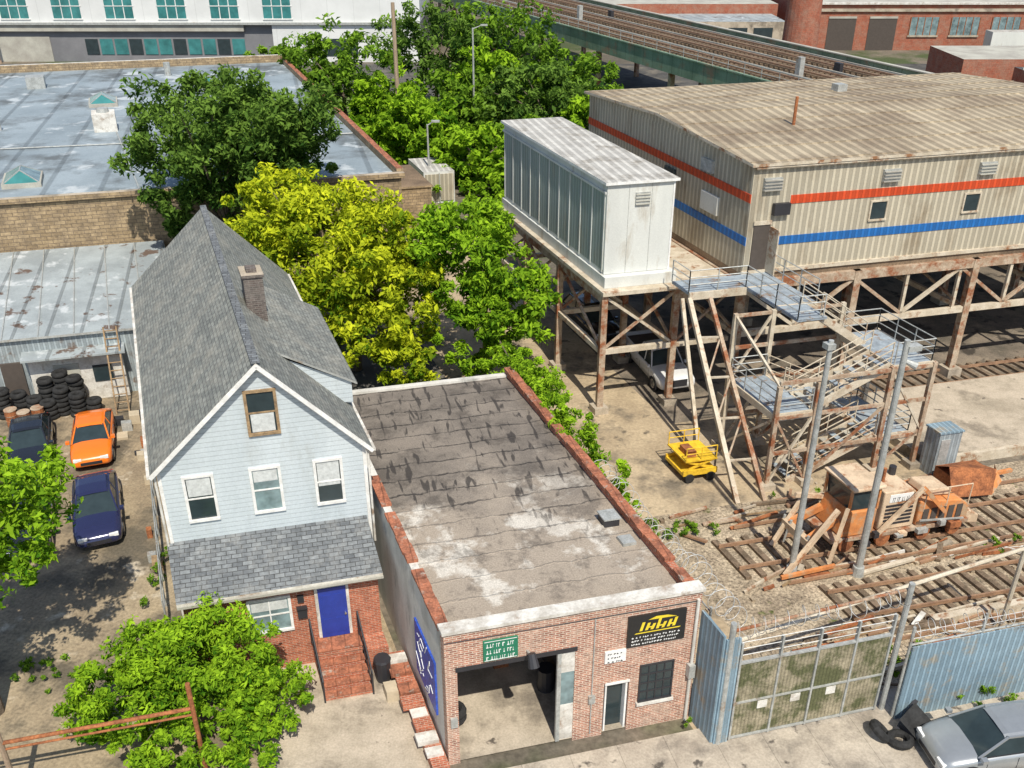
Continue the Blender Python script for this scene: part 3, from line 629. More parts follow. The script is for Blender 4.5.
pole('utility_pole',-10.8,92,13.5,.24,.17,'wood_pole',ID)
pole('utility_pole',-73,141,12,.2,.14,'wood_pole',ID,None,True)
pole('street_lamp',-3.7,94.5,11,.12,.08,'galv',ID,.9)
pole('street_lamp',-6.8,77,6,.1,.07,'galv',ID,.5)
# ---------------------------------------------------------------- rail tracks, machine, debris
def track(name,t,s0,s1,slope=0):
    b=MB(); 
    for r in(-.72,.72): b.beam((s0,t+r,.22),(s1,t+r+slope,.22),.07,.15,'rail')
    k=s0
    while k<s1:
        tt=t+slope*(k-s0)/(s1-s0); b.box(k,k+.24,tt-1.25+random.uniform(-.08,.08),tt+1.25,.01,.14,'tie'); k+=.62+random.uniform(-.04,.04)
    b.done(name)
track('rail_track',6.9,13.2,60); track('rail_track',3.4,15.5,60,-.8)
track('rail_track',18.2,26,60)
b=MB()
for tt in(5.0,5.35,1.35,8.7): b.beam((14.5,tt,.16),(40,tt+.3,.16),.07,.14,'rail')
b.done('spare_rails')
g=group('rail_maintenance_machine'); MO='machine_orange'; MC='machine_cream'
b=MB()
b.box(16.9,23.0,6.05,7.75,.72,.92,SR)
b.prism([(17.3,.95),(18.7,.95),(18.7,2.1),(17.55,2.1)],6.1,7.7,MO)
b.prism([(17.45,3.05),(18.8,3.05),(18.85,3.2),(17.4,3.2)],6.0,7.8,MC)
b.prism([(18.95,.95),(20.5,.95),(20.5,2.4),(20.2,2.75),(18.95,2.75)],6.15,7.65,MC)
b.prism([(20.6,.95),(22.9,.95),(22.9,1.55),(22.5,1.9),(20.6,2.1)],6.1,7.7,MO)
b.prism([(21.0,2.11),(22.2,1.99),(22.1,2.3),(21.1,2.4)],6.4,7.4,MC)
b.prism([(22.95,.6),(23.6,.5),(23.6,.9),(22.95,1.3)],6.2,7.6,MC); b.done('body',g,bevel=.05)
b=MB()
b.prism([(17.6,2.12),(18.65,2.12),(18.7,3.03),(17.52,3.03)],6.2,7.6,'glass_dark')
for x in(17.5,18.68):
    for y in(6.14,7.6): b.box(x-.04,x+.04,y-.03,y+.06,2.1,3.06,MO)
b.done('cab',g)
b=MB()
for x in(17.6,19.2,21,22.4):
    for y in(6.12,7.62): b.cyl((x,y-.06,.6),(x,y+.06,.6),.34,.34,'rust_iron',16)
b.done('wheels',g)
b=MB()
for k in range(6): b.box(19.1,20.3,6.12,6.15,1.2+k*.17,1.28+k*.17,'black_iron')
for k in range(5): b.box(20.8+k*.38,21.05+k*.38,6.07,6.1,1.1,1.7,'interior')
b.box(19.2,20.2,6.13,6.15,2.25,2.6,'sign_white'); textstrokes(b,19.25,20.15,2.27,2.58,6.13,1,'sign_black',.2)
b.cyl((19.4,6.9,2.7),(19.4,6.9,3.35),.07,.07,'rust_iron',8); b.cyl((20.1,7.3,2.7),(20.1,7.3,3.1),.15,.15,'black_iron',8)
b.beam((17.3,6.5,1.6),(15.9,6.2,1.0),.2,.26,MO); b.beam((17.3,7.4,1.6),(15.9,7.4,1.0),.2,.26,MO); b.beam((15.9,6.0,1.0),(15.9,7.6,1.0),.25,.3,MC)
for y in(6.1,6.5,7.2,7.6): b.cyl((15.9,y,1.3),(15.7,y,.3),.06,.04,'galv',8)
b.beam((16.9,6.0,2.4),(14.6,5.4,.2),.14,.2,MC); b.beam((17.0,7.9,2.2),(15.2,7.2,.2),.14,.2,MC); b.beam((16.6,5.6,.3),(17.3,6.0,2.4),.12,.14,MC); b.beam((14.3,5.2,.3),(16.6,5.3,.35),.12,.14,MO)
b.beam((20.6,5.95,1.3),(22.6,5.95,1.1),.06,.06,'galv'); b.beam((18.9,7.8,1.5),(16.2,7.6,2.2),.14,.18,MC); b.beam((18.8,5.95,1.0),(20.4,5.9,2.9),.12,.16,MC); b.beam((20.4,5.9,2.9),(21.6,5.9,1.6),.12,.16,MO)
for x in(20.8,21.8,22.8): b.cyl((x,6.1,1.6),(x,6.1,2.6),.025,.025,MC,6)
b.cyl((20.8,6.1,2.6),(22.8,6.1,2.6),.025,.025,MC,6)
for k in range(8):
    x=random.uniform(17.3,22.5); y=random.uniform(5.75,6.0); z=random.uniform(.5,1.1); b.box(x,x+random.uniform(.2,.5),y,y+.2,z,z+random.uniform(.1,.3),random.choice(['rust_iron','black_iron','galv',MC]))
b.done('grilles_and_fittings',g)
b=MB()
b.poly([(24.2,8.2,.3),(26.0,8.0,.3),(26.3,8.4,1.3),(24.3,8.8,1.5)],'rust_iron'); b.poly([(26,8,.3),(27.2,8.8,.3),(27.0,9.2,1.0),(26.3,8.4,1.3)],MO)
b.box(24.6,26.6,8.6,9.8,.25,.9,'rust_iron'); b.beam((26.5,9,.6),(28,9.2,.5),.15,.15,MO); b.poly([(24.3,8.8,1.5),(26.3,8.4,1.3),(26.4,9.7,.9),(24.5,9.8,.9)],'rust_iron'); b.done('ballast_plow')
g=group('yellow_lift'); YP='yellow_paint'
b=MB(); b.box(14.3,15.9,12.4,14.0,.35,.5,YP)
for y in(12.4,13.92): b.box(14.3,15.9,y,y+.08,.5,.62,YP)
for y in(12.5,13.9):
    b.beam((14.4,y,.55),(15.8,y,1.05),.06,.1,YP); b.beam((15.8,y,.55),(14.4,y,1.05),.06,.1,YP)
b.box(14.35,15.85,12.4,14.0,1.05,1.12,YP)
for x in(14.38,15.1,15.8):
    for y in(12.43,13.95): b.cyl((x,y,1.1),(x,y,1.75),.025,.025,YP,6)
for y in(12.43,13.95): b.cyl((14.38,y,1.75),(15.8,y,1.75),.025,.025,YP,6); b.cyl((14.38,y,1.45),(15.8,y,1.45),.02,.02,YP,6)
b.box(14.6,15.0,12.7,13.4,1.12,1.4,'rust_iron'); b.done('deck_and_rails',g)
b=MB()
for x in(14.6,15.6):
    for y in(12.42,13.98): b.cyl((x,y-.08,.22),(x,y+.08,.22),.22,.22,'rubber',14)
b.done('wheels',g)
b=MB()
for k in range(130):
    s=random.uniform(12.3,25); t=random.choice([random.uniform(-.8,2.2),random.uniform(1.2,2.3),random.uniform(4.8,5.6),random.uniform(8.4,10.2)]); a=random.uniform(-.3,.3) if random.random()<.75 else random.uniform(-1.5,1.5); l=random.uniform(.3,2.6)
    b.beam((s,t,.1),(s+l*math.cos(a),t+l*math.sin(a)*.5,.1+random.uniform(0,.25)),random.uniform(.04,.2),random.uniform(.04,.15),random.choice(['tie','rust_iron','steel_beige','concrete','steel_rust','wood','rail','white_dirty']))
for k in range(12): b.box(18+k*2.4,20.3+k*2.4,1.7,2.0,0,.35,'steel_beige')
for k in range(70):
    s=random.uniform(9,26); t=random.uniform(-1,11) if s>12 else random.uniform(1,16); r=random.uniform(.05,.16); b.box(s,s+r,t,t+r*1.3,0,r*.8,random.choice(['concrete','ballast','tie']))
b.done('scrap_pile')
b=MB(); b.box(25.2,60,11.0,17.2,0,.45,'concrete'); b.box(25.2,60,10.8,11.0,0,.5,'steel_beige'); b.done('platform')
b=MB(); b.box(24.9,26.0,10.2,11.0,0,2.2,'shed_metal'); b.box(24.85,26.05,10.15,11.05,2.2,2.28,'blue_fence'); b.box(25.0,25.45,10.17,10.2,.3,1.9,'galv'); b.done('electrical_cabinet')
# ---------------------------------------------------------------- gate and fences
g=group('sliding_gate')
b=MB(); ty=-1.25
b.box(8.3,13.3,ty-.01,ty+.01,.3,3.3,'gate_mesh')
for z in(.25,1.7,3.3,): b.box(8.3,13.3,ty-.05,ty+.05,z-.03,z+.03,'galv')
for x in(8.3,9.6,10.85,12.1,13.3): b.box(x-.03,x+.03,ty-.06,ty+.04,.2,4.1,'galv')
for z in(3.6,3.85,4.1): b.cyl((8.3,ty,z),(13.3,ty,z),.015,.015,'wire',4)
for x in(9.1,10.2,11.4): b.box(x,x+.32,ty-.03,ty-.012,1.3,1.6,'white_dirty')
b.done('panel',g)
b=MB()
for x,hh in((7.95,4.9),(13.6,5.2)): b.cyl((x,ty,0),(x,ty,hh),.09,.09,'galv',10)
b.cyl((7.95,ty+.1,4.5),(13.6,ty+.1,4.9),.05,.05,'steel_rust',8); b.cyl((7.95,ty+.4,3.7),(20,ty+2.2,3.7),.07,.07,'steel_beige',8); b.cyl((20,ty+2.2,0),(20,ty+2.2,3.8),.08,.08,'steel_beige',8); b.done('posts',g)
b=MB(); b.box(7.72,7.8,-1.2,0,.0,4.4,'blue_fence'); b.box(7.8,8.25,-1.28,-1.2,0,4.3,'blue_fence'); b.box(13.7,34,-1.75,-1.7,.1,3.1,'blue_fence')
for k in range(9): b.cyl((13.7+k*2.5,-1.62,0),(13.7+k*2.5,-1.62,3.8),.05,.05,'galv',8)
b.cyl((13.7,-1.62,3.1),(34,-1.62,3.1),.035,.035,'galv',6)
for z in(3.35,3.6): b.cyl((13.7,-1.62,z),(34,-1.62,z),.012,.012,'wire',4)
b.done('corrugated_fence')
def coil(name,p,q,R,turns,r=.013):
    cu=bpy.data.curves.new(name,'CURVE'); cu.dimensions='3D'; cu.bevel_depth=r; cu.bevel_resolution=0
    p=W(*p);q=W(*q);d=(q-p);dn=d.normalized();x=dn.cross(Vector((0,0,1))).normalized();y=x.cross(dn); n=turns*14
    sp=cu.splines.new('POLY'); sp.points.add(n)
    for i in range(n+1):
        a=2*math.pi*i/14; rr=R*(1+.22*math.sin(i*.37)+.15*math.sin(i*.11)); c=p+d*((i+3*math.sin(i*.09))/n)+x*math.cos(a)*rr+y*math.sin(a)*rr+Vector((0,0,.14*math.sin(i*.03))); sp.points[i].co=(*c,1)
    cu.materials.append(MATS['wire']); o=bpy.data.objects.new(name,cu); COL.objects.link(o)
coil('razor_wire',(8.9,9.5,3.4),(8.4,-1.0,4.6),.34,24,.013); coil('razor_wire',(13.7,-1.62,3.5),(30,-1.62,3.5),.26,38,.011); coil('razor_wire',(8.0,-1.25,4.5),(13.6,-1.25,4.8),.23,14,.011)
b=MB(); 
for k in range(5): b.cyl((8.7,1+k*2.2,0),(8.7,1+k*2.2,3.5),.045,.045,'galv',6)
b.cyl((8.7,1,3.3),(8.7,9.8,3.3),.03,.03,'galv',6)
for z in(1.1,2.2): b.cyl((8.7,1,z),(8.7,9.8,z),.02,.02,'galv',6)
b.done('wire_fence')
b=MB(); ri='rust_iron'; b.cyl((-16,1.6,2.5),(-6.9,1.5,2.65),.06,.06,ri); b.cyl((-16,1.6,2.25),(-6.9,1.5,2.4),.035,.035,ri); b.cyl((-6.85,1.5,0),(-6.85,1.5,3.6),.07,.07,ri); b.cyl((-11.9,1.55,0),(-11.9,1.55,3.3),.08,.08,'wood_pole'); b.done('pipe_barrier')
b=MB()
for x in(-8.9,-8.3): b.beam((x,24.9,0),(x+.1,26.9,3.9),.07,.1,'wood')
for k in range(11): f=(k+.5)/11; b.cyl((-8.9+.1*f,24.9+2*f,3.9*f),(-8.3+.1*f,24.9+2*f,3.9*f),.03,.03,'wood',6)
b.done('wooden_ladder')
b=MB()
for k in range(9): b.cyl((-7.5,8+k*1.5,0),(-7.5,8+k*1.5,1.5),.03,.03,'galv',6)
for z in(.8,1.5): b.cyl((-7.5,8,z),(-7.5,20,z),.025,.025,'galv',6)
b.done('side_railing')
b=MB()
for k in range(16):
    s=random.uniform(-8.3,-7.7) if k<9 else random.uniform(-9.0,-7.4); t=random.uniform(9,22) if k<9 else random.uniform(22,25); w=random.uniform(.2,.5); b.box(s,s+w,t,t+w*random.uniform(.6,1.4),0,random.uniform(.1,.5),random.choice(['tarp_tan','galv','wood','rust_iron','white_dirty','black_iron']))
b.done('yard_junk')
for s,t in((-13.0,24.6),(-12.4,24.9),(-13.6,25.0)):
    b=MB(); b.cyl((s,t,0),(s,t,.88),.29,.29,'rust_iron',14)
    for z in(.3,.6,.87): b.cyl((s,t,z),(s,t,z+.03),.305,.305,'steel_rust',14)
    b.done('steel_drum')
def tires(s,t,n):
    b=MB()
    for k in range(n): b.torus((s+random.uniform(-.06,.06),t+random.uniform(-.06,.06),.13+.25*k),(random.uniform(-.05,.05),random.uniform(-.05,.05),1),.26,.13,'rubber')
    b.done('tire_stack',smooth=True)
for s,t,n in((-11.3,25.6,6),(-10.6,25.3,5),(-11.9,25.3,4),(-10.6,26.2,7),(-11.2,26.4,8),(-12.6,25.8,4),(-13.2,26.1,5),(-9.9,25.4,3),(-14.0,26.0,6),(-12.0,26.3,7)): tires(s,t,n)
# ---------------------------------------------------------------- vehicles
def car(name,s,t,ang,paint,Ln=4.6,Wd=1.8,Ht=1.42,kind='sedan',xf=W):
    g=group(name); X=LOC(s,t,0,ang,xf); hw=Wd/2
    if kind=='sedan': st=[(-.5,.38,.62,.78),(-.485,.30,.80,.87),(-.45,.26,.90,.93),(-.38,.23,.94,.98),(-.28,.22,.96,1),(-.1,.2,.96,1),(.1,.2,.96,1),(.22,.22,.94,1),(.34,.24,.88,.98),(.42,.25,.81,.95),(.47,.28,.72,.88),(.5,.36,.6,.74)]; cab=[(-.40,.94),(-.22,Ht),(.04,Ht),(.24,.95)]
    elif kind=='hatch': st=[(-.5,.38,.7,.84),(-.485,.28,.9,.92),(-.42,.24,1.0,.98),(-.28,.22,1.0,1),(-.1,.2,1.0,1),(.1,.2,.98,1),(.22,.22,.96,1),(.34,.24,.9,.98),(.42,.25,.83,.94),(.47,.28,.74,.87),(.5,.36,.6,.74)]; cab=[(-.47,1.0),(-.36,Ht),(.05,Ht),(.26,.96)]
    else: st=[(-.5,.5,1.0,.95),(-.48,.45,1.1,.98),(-.3,.4,1.1,1),(-.1,.4,1.1,1),(.1,.4,1.12,1),(.2,.4,1.12,1),(.3,.4,1.1,1),(.42,.42,1.06,.98),(.48,.45,1.0,.94),(.5,.5,.85,.88)]; cab=[(-.12,1.1),(-.07,Ht),(.12,Ht),(.22,1.1)]
    b=MB(X); V=[];F=[]
    for (x,zb,zt,wf) in st:
        w=hw*wf; zm=(zb+zt)/2
        ring=[(-w*.78,zt),(-w*.93,zt-.05),(-w*.985,zt-.13),(-w,zm),(-w*.97,zb+.05),(-w*.85,zb),(w*.85,zb),(w*.97,zb+.05),(w,zm),(w*.985,zt-.13),(w*.93,zt-.05),(w*.78,zt),(w*.4,zt+.02),(-w*.4,zt+.02)]
        V+=[X(x*Ln,y,z) for y,z in ring]
    n=14
    for i in range(len(st)-1):
        for j in range(n): F.append((i*n+j,i*n+(j+1)%n,(i+1)*n+(j+1)%n,(i+1)*n+j))
    F.append(tuple(range(n-1,-1,-1))); F.append(tuple((len(st)-1)*n+j for j in range(n)))
    b.raw(V,F,paint); b.done('body',g,smooth=True)
    b=MB(X); wb,wt=hw*.88,hw*.68
    (xa,za),(xb,zb_),(xc,zc),(xd,zd)=[(x*Ln,z) for x,z in cab]
    def sd(sg): return [(xa,sg*wb,za-.03),(xd,sg*wb,zd-.03),(xc,sg*wt,zc-.05),(xb,sg*wt,zb_-.05)]
    Lf,Rt=sd(1),sd(-1)
    b.poly(Rt,'glass_dark'); b.poly(Lf[::-1],'glass_dark')
    b.poly([Rt[1],Lf[1],Lf[2],Rt[2]],'glass_dark'); b.poly([Lf[0],Rt[0],Rt[3],Lf[3]],'glass_dark')
    b.done('windows',g)
    b=MB(X)
    xr0,xr1=xb-.02,xc+.02
    R=[]
    for x,zz,wf in((xr0-.06,Ht-.07,.94),(xr0+.1,Ht-.02,1),((xr0+xr1)/2,Ht+.01,1.02),(xr1-.1,Ht-.02,1),(xr1+.06,Ht-.07,.94)):
        ww=wt*wf+.01; R.append([(x,-ww,zz-.03),(x,-ww*.8,zz+.015),(x,0,zz+.035),(x,ww*.8,zz+.015),(x,ww,zz-.03)])
    for i in range(4):
        for j in range(4): b.poly([R[i][j],R[i+1][j],R[i+1][j+1],R[i][j+1]],paint)
    for sd_ in(Lf,Rt):
        b.beam(sd_[1],sd_[2],.06,.05,paint); b.beam(sd_[0],sd_[3],.12,.06,paint); b.beam(sd_[2],sd_[3],.05,.06,paint); b.beam(sd_[0],sd_[1],.05,.04,'black_iron')
        m0=[(sd_[0][j]+sd_[1][j])/2 for j in range(3)]; m1=[(sd_[2][j]+sd_[3][j])/2 for j in range(3)]; b.beam(tuple(m0),tuple(m1),.07,.03,paint)
    for sg in(1,-1): b.box(xd-.15,xd+.02,hw*.98 if sg>0 else -hw*.98-.16,(hw*.98+.16) if sg>0 else -hw*.98,zd,zd+.12,paint)
    if kind=='pickup':
        for sg in(1,-1): b.box(-.49*Ln,-.13*Ln,sg*hw*.93-.05,sg*hw*.93+.05,1.1,1.32,paint)
        b.box(-.5*Ln,-.485*Ln,-hw*.9,hw*.9,1.05,1.32,paint); b.poly([(-.48*Ln,-hw*.85,1.14),(-.14*Ln,-hw*.85,1.14),(-.14*Ln,hw*.85,1.14),(-.48*Ln,hw*.85,1.14)],'interior')
    b.done('roof_and_pillars',g,smooth=False)
    b=MB(X)
    fx=.5*Ln
    zl_=.85 if kind=='pickup' else .6
    for sg in(1,-1):
        b.box(fx-.16,fx-.03 if kind!='pickup' else fx+.02,sg*hw*.62-.17,sg*hw*.62+.17,zl_,zl_+.12,'sign_white'); b.box(-fx-.01,-fx+.1,sg*hw*.62-.17,sg*hw*.62+.17,.62,.76,'lamp_red')
    b.box(fx-.1,fx+.015,-.45,.45,.42 if kind!='pickup' else .6,.56 if kind!='pickup' else .95,'black_iron'); b.box(-fx-.02,-fx+.05,-.25,.25,.5,.62,'sign_white')
    for sg in(1,-1):
        for xx in(-.02*Ln,.2*Ln): b.box(xx-.006,xx+.006,sg*hw-.004,sg*hw+.004,.35,.88,'black_iron')
        b.box(-.1*Ln,-.07*Ln,sg*hw-.02,sg*hw+.02,.78,.81,'chrome')
    b.done('lights_and_grille',g)
    b=MB(X); r=.33 if kind!='pickup' else .4
    for x in(-.31*Ln,.31*Ln):
        for sg in(1,-1):
            y=sg*(hw-.02); b.cyl((x,y-.2*sg,r),(x,y+.02*sg,r),r,r,'rubber',18); b.cyl((x,y+.02*sg,r),(x,y+.03*sg,r),r*.62,r*.58,'chrome',12)
            b.cyl((x,y-.02*sg,r+.03),(x,y+.012*sg,r+.03),r*1.14,r*1.14,'black_iron',18)
    b.done('wheels',g)
PI=math.pi; dn=-(PI/2-.13)
car('parked_car',-9.75,15.9,dn+.02,'navy_car',4.9,1.85,1.45)
car('parked_car',-9.9,21.9,dn-.04,'orange_car',4.5,1.8,1.36,'sedan')
car('parked_car',-12.6,22.0,dn+.02,'black_car',4.8,1.85,1.45)
car('parked_car',-12.4,15.6,dn,'black_car',4.8,1.85,1.5,'hatch')
car('parked_car',15.6,-3.6,PI-.1,'silver_car',4.4,1.8,1.5,'hatch')
car('pickup_truck',18.4,22.6,dn-.1,'white_car',5.4,2.0,1.85,'pickup')
car('parked_car',17.6,29,dn,'black_car',4.8,1.9,1.7,'hatch')
b=MB(LOC(13.2,-2.6,0,.3))
b.torus((0,0,.25),(0,.2,1),.3,.12,'rubber'); b.torus((-.3,.5,.3),(.6,.1,.7),.3,.12,'rubber'); b.box(.3,1.1,-.2,.3,.12,.45,'black_iron'); b.beam((.2,.3,.2),(1.2,.5,.8),.12,.1,'black_iron'); b.poly([(.3,-.3,.4),(1.1,-.2,.6),(1.0,.4,.9),(.2,.3,.7)],'rubber'); b.done('junk_heap')
# ---------------------------------------------------------------- far buildings right
g=group('brick_depot')
b=MB(ID); b.box(46,150,153,190,0,6.6,'brick_far','walkway_grey'); b.box(46,150,152.7,153,5.6,6.0,'concrete'); b.box(46,150,152.6,153.2,6.6,6.9,'white_dirty'); b.done('walls',g)
b=MB(ID)
for k in range(12):
    x=48+k*6.2
    if k in(0,1,5): b.box(x,x+4.2,152.92,153,0,4.6,'interior'); b.box(x,x+4.2,152.85,152.95,4.6,4.9,'walkway_grey')
    else:
        b.box(x,x+4.4,152.92,153,2.2,4.8,'glass_sky')
        for q in range(5): b.box(x+q*1.07,x+q*1.07+.1,152.85,152.93,2.2,4.8,'rust_iron')
        b.box(x-.1,x+4.5,152.8,153,1.95,2.2,'concrete')
b.done('windows',g)
b=MB(ID); b.box(52,62,165,172,6.6,8,'walkway_grey'); b.box(70,73,160,163,6.6,8,'galv'); b.done('roof_units',g)
g=group('grey_annex')
b=MB(ID); b.box(10,44,168,190,0,5,'brick_far','walkway_grey'); b.box(16,43,158,167.9,0,3.5,'concrete','silver_roof2'); b.done('walls',g)
b=MB(ID)
for k in range(6): b.box(18+k*4,21+k*4,157.9,158,.8,2.6,'glass_dark')
b.done('windows',g)
b=MB(ID); b.cyl((38,132,0),(38,132,22),2.4,1.9,'brick_far',24); b.cyl((38,132,0),(38,132,3.2),2.8,2.7,'brick_far',24); b.done('brick_chimney')
for (x,y) in((70,146),(79,147)):
    b=MB(ID); b.box(x,x+6,y,y+2.4,1.0,3.6,'panel_white','box_roof'); b.box(x+6.1,x+7.8,y+.1,y+2.3,.7,2.6,'white_car'); b.box(x+7.0,x+7.83,y+.08,y+.1,1.7,2.4,'glass_dark')
    for q in(.8,1.9,7): 
        b.cyl((x+q,y-.05,.5),(x+q,y+.25,.5),.5,.5,'rubber'); b.cyl((x+q,y+2.15,.5),(x+q,y+2.45,.5),.5,.5,'rubber')
    b.done('box_truck')
g=group('rail_shed')
b=MB(ID); b.box(57,95,95,112,0,4.5,'brick_far','black_roof'); b.box(52,100,114,124,0,5,'brick_far','walkway_grey')
for k in range(8): b.box(57,95,96+k*2,96.3+k*2,4.5,4.7,'walkway_grey')
b.done('walls',g)
b=MB(ID); b.slab([(55,82,4.5),(80,84,4.5),(80,92,8.2),(55,90,8.2)],.2,'corr_roof','steel_beige'); b.box(57,78,84.2,92,0,4.3,'steel_beige'); b.done('lean_to_roof',g)
b=MB(); b.box(15.4,17.9,55.5,60,.0,2.6,'panel_white','box_roof'); b.box(15.5,17.8,55.44,55.5,.2,2.4,'corr_beige'); 
b.box(16.6,16.68,55.38,55.44,.1,2.5,'galv'); b.done('shipping_container')
b=MB(); b.box(9.8,14.4,50,56,0,3.0,'brick_tan','rust_iron'); b.box(9.7,14.5,49.9,56.1,3.0,3.15,'brick_tan','deck_brown'); b.box(11,12,49.94,50,0,2.1,'interior'); b.done('brick_shed')
sheet('grass',7,60,60,110,.006,'grassy')
# ---------------------------------------------------------------- foliage
def tree(name,xf,base,crowns,nclump,nleaf,ls,leaf,trunk=.25,limbs=14,clr=.15,dens_in=.4,zmin=.15):
    base=xf(*base) if base else None
    cs=[];
    vol=np.array([c[3]*c[4]*c[5] for c in crowns]); vol=vol/vol.sum()
    for k in range(nclump):
        c=crowns[rng.choice(len(crowns),p=vol)]
        d=rng.normal(size=3); d/=np.linalg.norm(d); r=rng.uniform(dens_in**2,1)**.5
        if rng.random()<.15: r*=1.14
        o=xf(c[0],c[1],c[2]); p=np.array([o.x+d[0]*r*c[3],o.y+d[1]*r*c[4],max(o.z+d[2]*r*c[5],zmin)])
        R=(c[3]*c[4]*c[5])**(1/3)*clr*rng.uniform(.6,1.5)
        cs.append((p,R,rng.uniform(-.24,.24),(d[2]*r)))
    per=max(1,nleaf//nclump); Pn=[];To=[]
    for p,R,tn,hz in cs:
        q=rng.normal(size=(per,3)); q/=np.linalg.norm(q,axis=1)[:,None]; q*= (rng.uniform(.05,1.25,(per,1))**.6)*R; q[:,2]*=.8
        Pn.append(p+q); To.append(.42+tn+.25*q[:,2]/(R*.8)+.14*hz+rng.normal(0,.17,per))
    Pn=np.concatenate(Pn);To=np.clip(np.concatenate(To),0,1); Pn[:,2]=np.maximum(Pn[:,2],zmin*.5+.05)
    n=len(Pn); nrm=rng.normal(size=(n,3)); nrm[:,2]=np.abs(nrm[:,2])*1.3+.25; nrm/=np.linalg.norm(nrm,axis=1)[:,None]
    a=rng.normal(size=(n,3)); a-=nrm*(a*nrm).sum(1)[:,None]; a/=np.linalg.norm(a,axis=1)[:,None]; bb=np.cross(nrm,a)
    l=ls*rng.uniform(.6,1.4,(n,1)); w=l*rng.uniform(.32,.55,(n,1))
    dr=np.array([0,0,-.25])*l
    v=np.stack([Pn-a*l*.5,Pn+bb*w*.5,Pn+a*l*.5+dr,Pn-bb*w*.5],1).reshape(-1,3)
    b=MB(ID)
    if base is not None:
        cen=np.mean([c[0] for c in cs],axis=0); top=Vector((base.x*.5+cen[0]*.5,base.y*.5+cen[1]*.5,base.z+(cen[2]-base.z)*.75))
        mid=base.lerp(top,.5)+Vector((trunk*.5,0,0))
        b.cylw(base,mid,trunk,trunk*.8,'bark',8); b.cylw(mid,top,trunk*.8,trunk*.55,'bark',8)
        for k in range(limbs):
            p=cs[rng.integers(len(cs))][0]; p=Vector(p); st=mid.lerp(top,rng.uniform(.2,1)); m2=st.lerp(p,.5)+Vector((0,0,.3))
            b.cylw(st,m2,trunk*.35,trunk*.22,'bark',5,False); b.cylw(m2,p,trunk*.22,trunk*.06,'bark',5,False)
    nv=len(b.V); allv=np.concatenate([np.array(b.V).reshape(-1,3),v]) if nv else v
    me=bpy.data.meshes.new(name)
    faces=list(b.F)+[tuple(x) for x in (np.arange(4*n).reshape(-1,4)+nv).tolist()]
    me.from_pydata(allv.tolist(),[],faces)
    me.materials.append(MATS['bark']); me.materials.append(MATS[leaf])
    me.polygons.foreach_set('material_index',[0]*len(b.F)+[1]*n)
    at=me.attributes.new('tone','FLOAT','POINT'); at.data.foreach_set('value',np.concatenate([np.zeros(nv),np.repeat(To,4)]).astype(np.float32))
    ob=bpy.data.objects.new(name,me); COL.objects.link(ob); return ob
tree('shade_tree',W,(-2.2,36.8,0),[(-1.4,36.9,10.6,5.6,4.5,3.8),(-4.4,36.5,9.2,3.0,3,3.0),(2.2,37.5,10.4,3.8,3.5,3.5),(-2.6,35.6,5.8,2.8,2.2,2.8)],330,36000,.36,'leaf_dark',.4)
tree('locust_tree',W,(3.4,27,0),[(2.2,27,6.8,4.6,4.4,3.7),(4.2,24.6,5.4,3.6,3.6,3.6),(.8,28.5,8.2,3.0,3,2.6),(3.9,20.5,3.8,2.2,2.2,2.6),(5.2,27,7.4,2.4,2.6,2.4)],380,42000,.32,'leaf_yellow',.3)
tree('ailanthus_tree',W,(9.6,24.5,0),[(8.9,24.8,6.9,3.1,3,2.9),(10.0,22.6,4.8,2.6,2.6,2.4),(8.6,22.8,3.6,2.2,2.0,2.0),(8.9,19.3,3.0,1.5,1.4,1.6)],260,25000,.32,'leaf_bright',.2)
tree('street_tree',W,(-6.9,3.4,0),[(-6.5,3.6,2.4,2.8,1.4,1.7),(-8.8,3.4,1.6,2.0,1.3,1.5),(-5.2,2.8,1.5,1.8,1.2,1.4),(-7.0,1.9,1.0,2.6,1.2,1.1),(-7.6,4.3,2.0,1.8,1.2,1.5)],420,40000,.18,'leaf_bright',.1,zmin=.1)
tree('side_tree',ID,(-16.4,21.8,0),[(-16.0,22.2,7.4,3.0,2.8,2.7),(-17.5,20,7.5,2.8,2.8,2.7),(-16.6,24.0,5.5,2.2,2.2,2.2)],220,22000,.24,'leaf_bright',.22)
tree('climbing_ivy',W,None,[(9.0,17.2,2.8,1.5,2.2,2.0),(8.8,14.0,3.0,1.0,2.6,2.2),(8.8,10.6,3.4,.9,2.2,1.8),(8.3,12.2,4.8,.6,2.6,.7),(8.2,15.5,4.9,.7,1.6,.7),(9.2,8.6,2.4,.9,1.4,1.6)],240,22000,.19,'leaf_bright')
tree('weeds',W,None,[(8.6,4,.4,.5,3,.4),(12,9.2,.2,2.2,.6,.3),(20,9.6,.25,3,.4,.3),(27,2.4,.5,2,.4,.5),(14.2,-2.1,.35,.7,.3,.4),(7.3,-.4,.3,.3,.2,.3),(24,4.9,.3,1.2,.3,.4),(17.5,-2.1,.5,2.2,.25,.6),(15.5,.6,.2,2,.8,.25),(-7.3,12,.3,.2,4,.4),(10.5,16,.2,1.2,1,.3),(10.2,11,.15,.8,2,.2),(-11.5,7,.15,1.5,1,.2)],260,10000,.13,'leaf_green',zmin=.05)
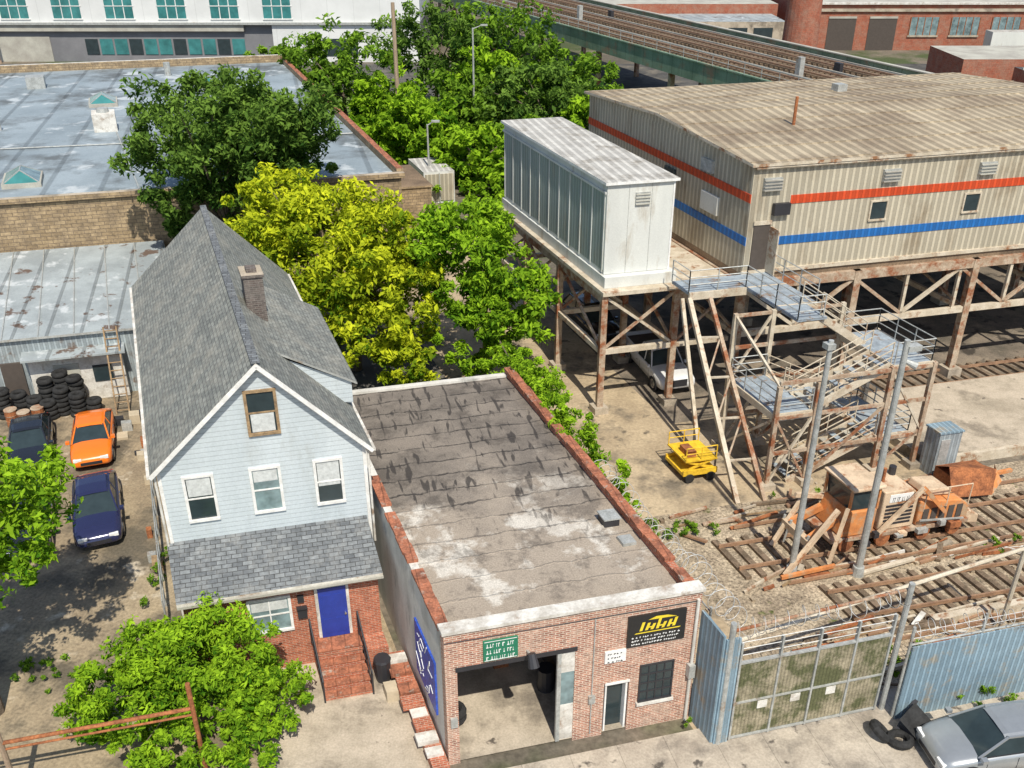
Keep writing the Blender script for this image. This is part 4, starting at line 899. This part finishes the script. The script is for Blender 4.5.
for (x,y,zc,r,lf) in((-17,98,6,6,'leaf_green'),(-8.5,107,7,7,'leaf_dark'),(-1,111,7,7,'leaf_green'),(3.2,92,5,5.5,'leaf_dark'),(-8,86,3.5,4.4,'leaf_bright'),(-3,80,2.6,4,'leaf_bright'),(7,97,4.5,4.8,'leaf_green'),(-23,104,5,5,'leaf_green'),(-14,86,2.6,3.6,'leaf_bright'),(1,84,2.6,3.6,'leaf_green'),(-2,100,5,5,'leaf_bright'),(9,88,3.5,4,'leaf_bright'),(13,78,2,3,'leaf_green'),(5,75,1.5,3,'leaf_bright'),(-12,93,4,4,'leaf_bright'),(-4,94,4,4.5,'leaf_green'),(6,82,2.5,3.5,'leaf_bright')):
    tree('deciduous_tree',ID,(x,y,0),[(x,y,zc,r,r,r*.75),(x+r*.4,y-r*.3,zc-.2*r,r*.65,r*.6,r*.55),(x-r*.45,y-.1*r,zc+.15*r,r*.6,r*.6,r*.5)],110,6500,.6,lf,.25,6)
tree('shrubs',ID,None,[(-8,76,.8,4,4,1.2),(2,70,.8,4,3,1.2),(12,70,.8,5,4,1.3),(-2,68,.6,4,3,1),(-1,76,.8,5,4,1.2)],140,9000,.38,'leaf_bright')
# ---------------------------------------------------------------- light, sky, camera
sun=bpy.data.lights.new('sun','SUN'); sun.energy=5.0; sun.angle=math.radians(.5); sun.color=(1,.94,.82)
so=bpy.data.objects.new('sun',sun); COL.objects.link(so)
el,az=math.radians(55),math.radians(16)
dv=Vector((math.sin(az)*math.cos(el),-math.cos(az)*math.cos(el),math.sin(el)))
so.rotation_euler=dv.to_track_quat('Z','Y').to_euler()
w=bpy.data.worlds.new('World'); sc.world=w; w.use_nodes=True; nt=w.node_tree
bg=nt.nodes['Background']; sk=nt.nodes.new('ShaderNodeTexSky'); sk.sky_type='NISHITA'; sk.sun_disc=False
sk.sun_elevation=el; sk.sun_rotation=math.radians(180)-az; nt.links.new(sk.outputs[0],bg.inputs[0]); bg.inputs[1].default_value=.13
cam=bpy.data.cameras.new('camera'); cam.sensor_width=36; cam.lens=950/1024*36; cam.clip_end=3000
co=bpy.data.objects.new('camera',cam); COL.objects.link(co); co.location=(0,0,23.5)
co.rotation_euler=(math.pi/2-math.atan(507/950),0,0); sc.camera=co
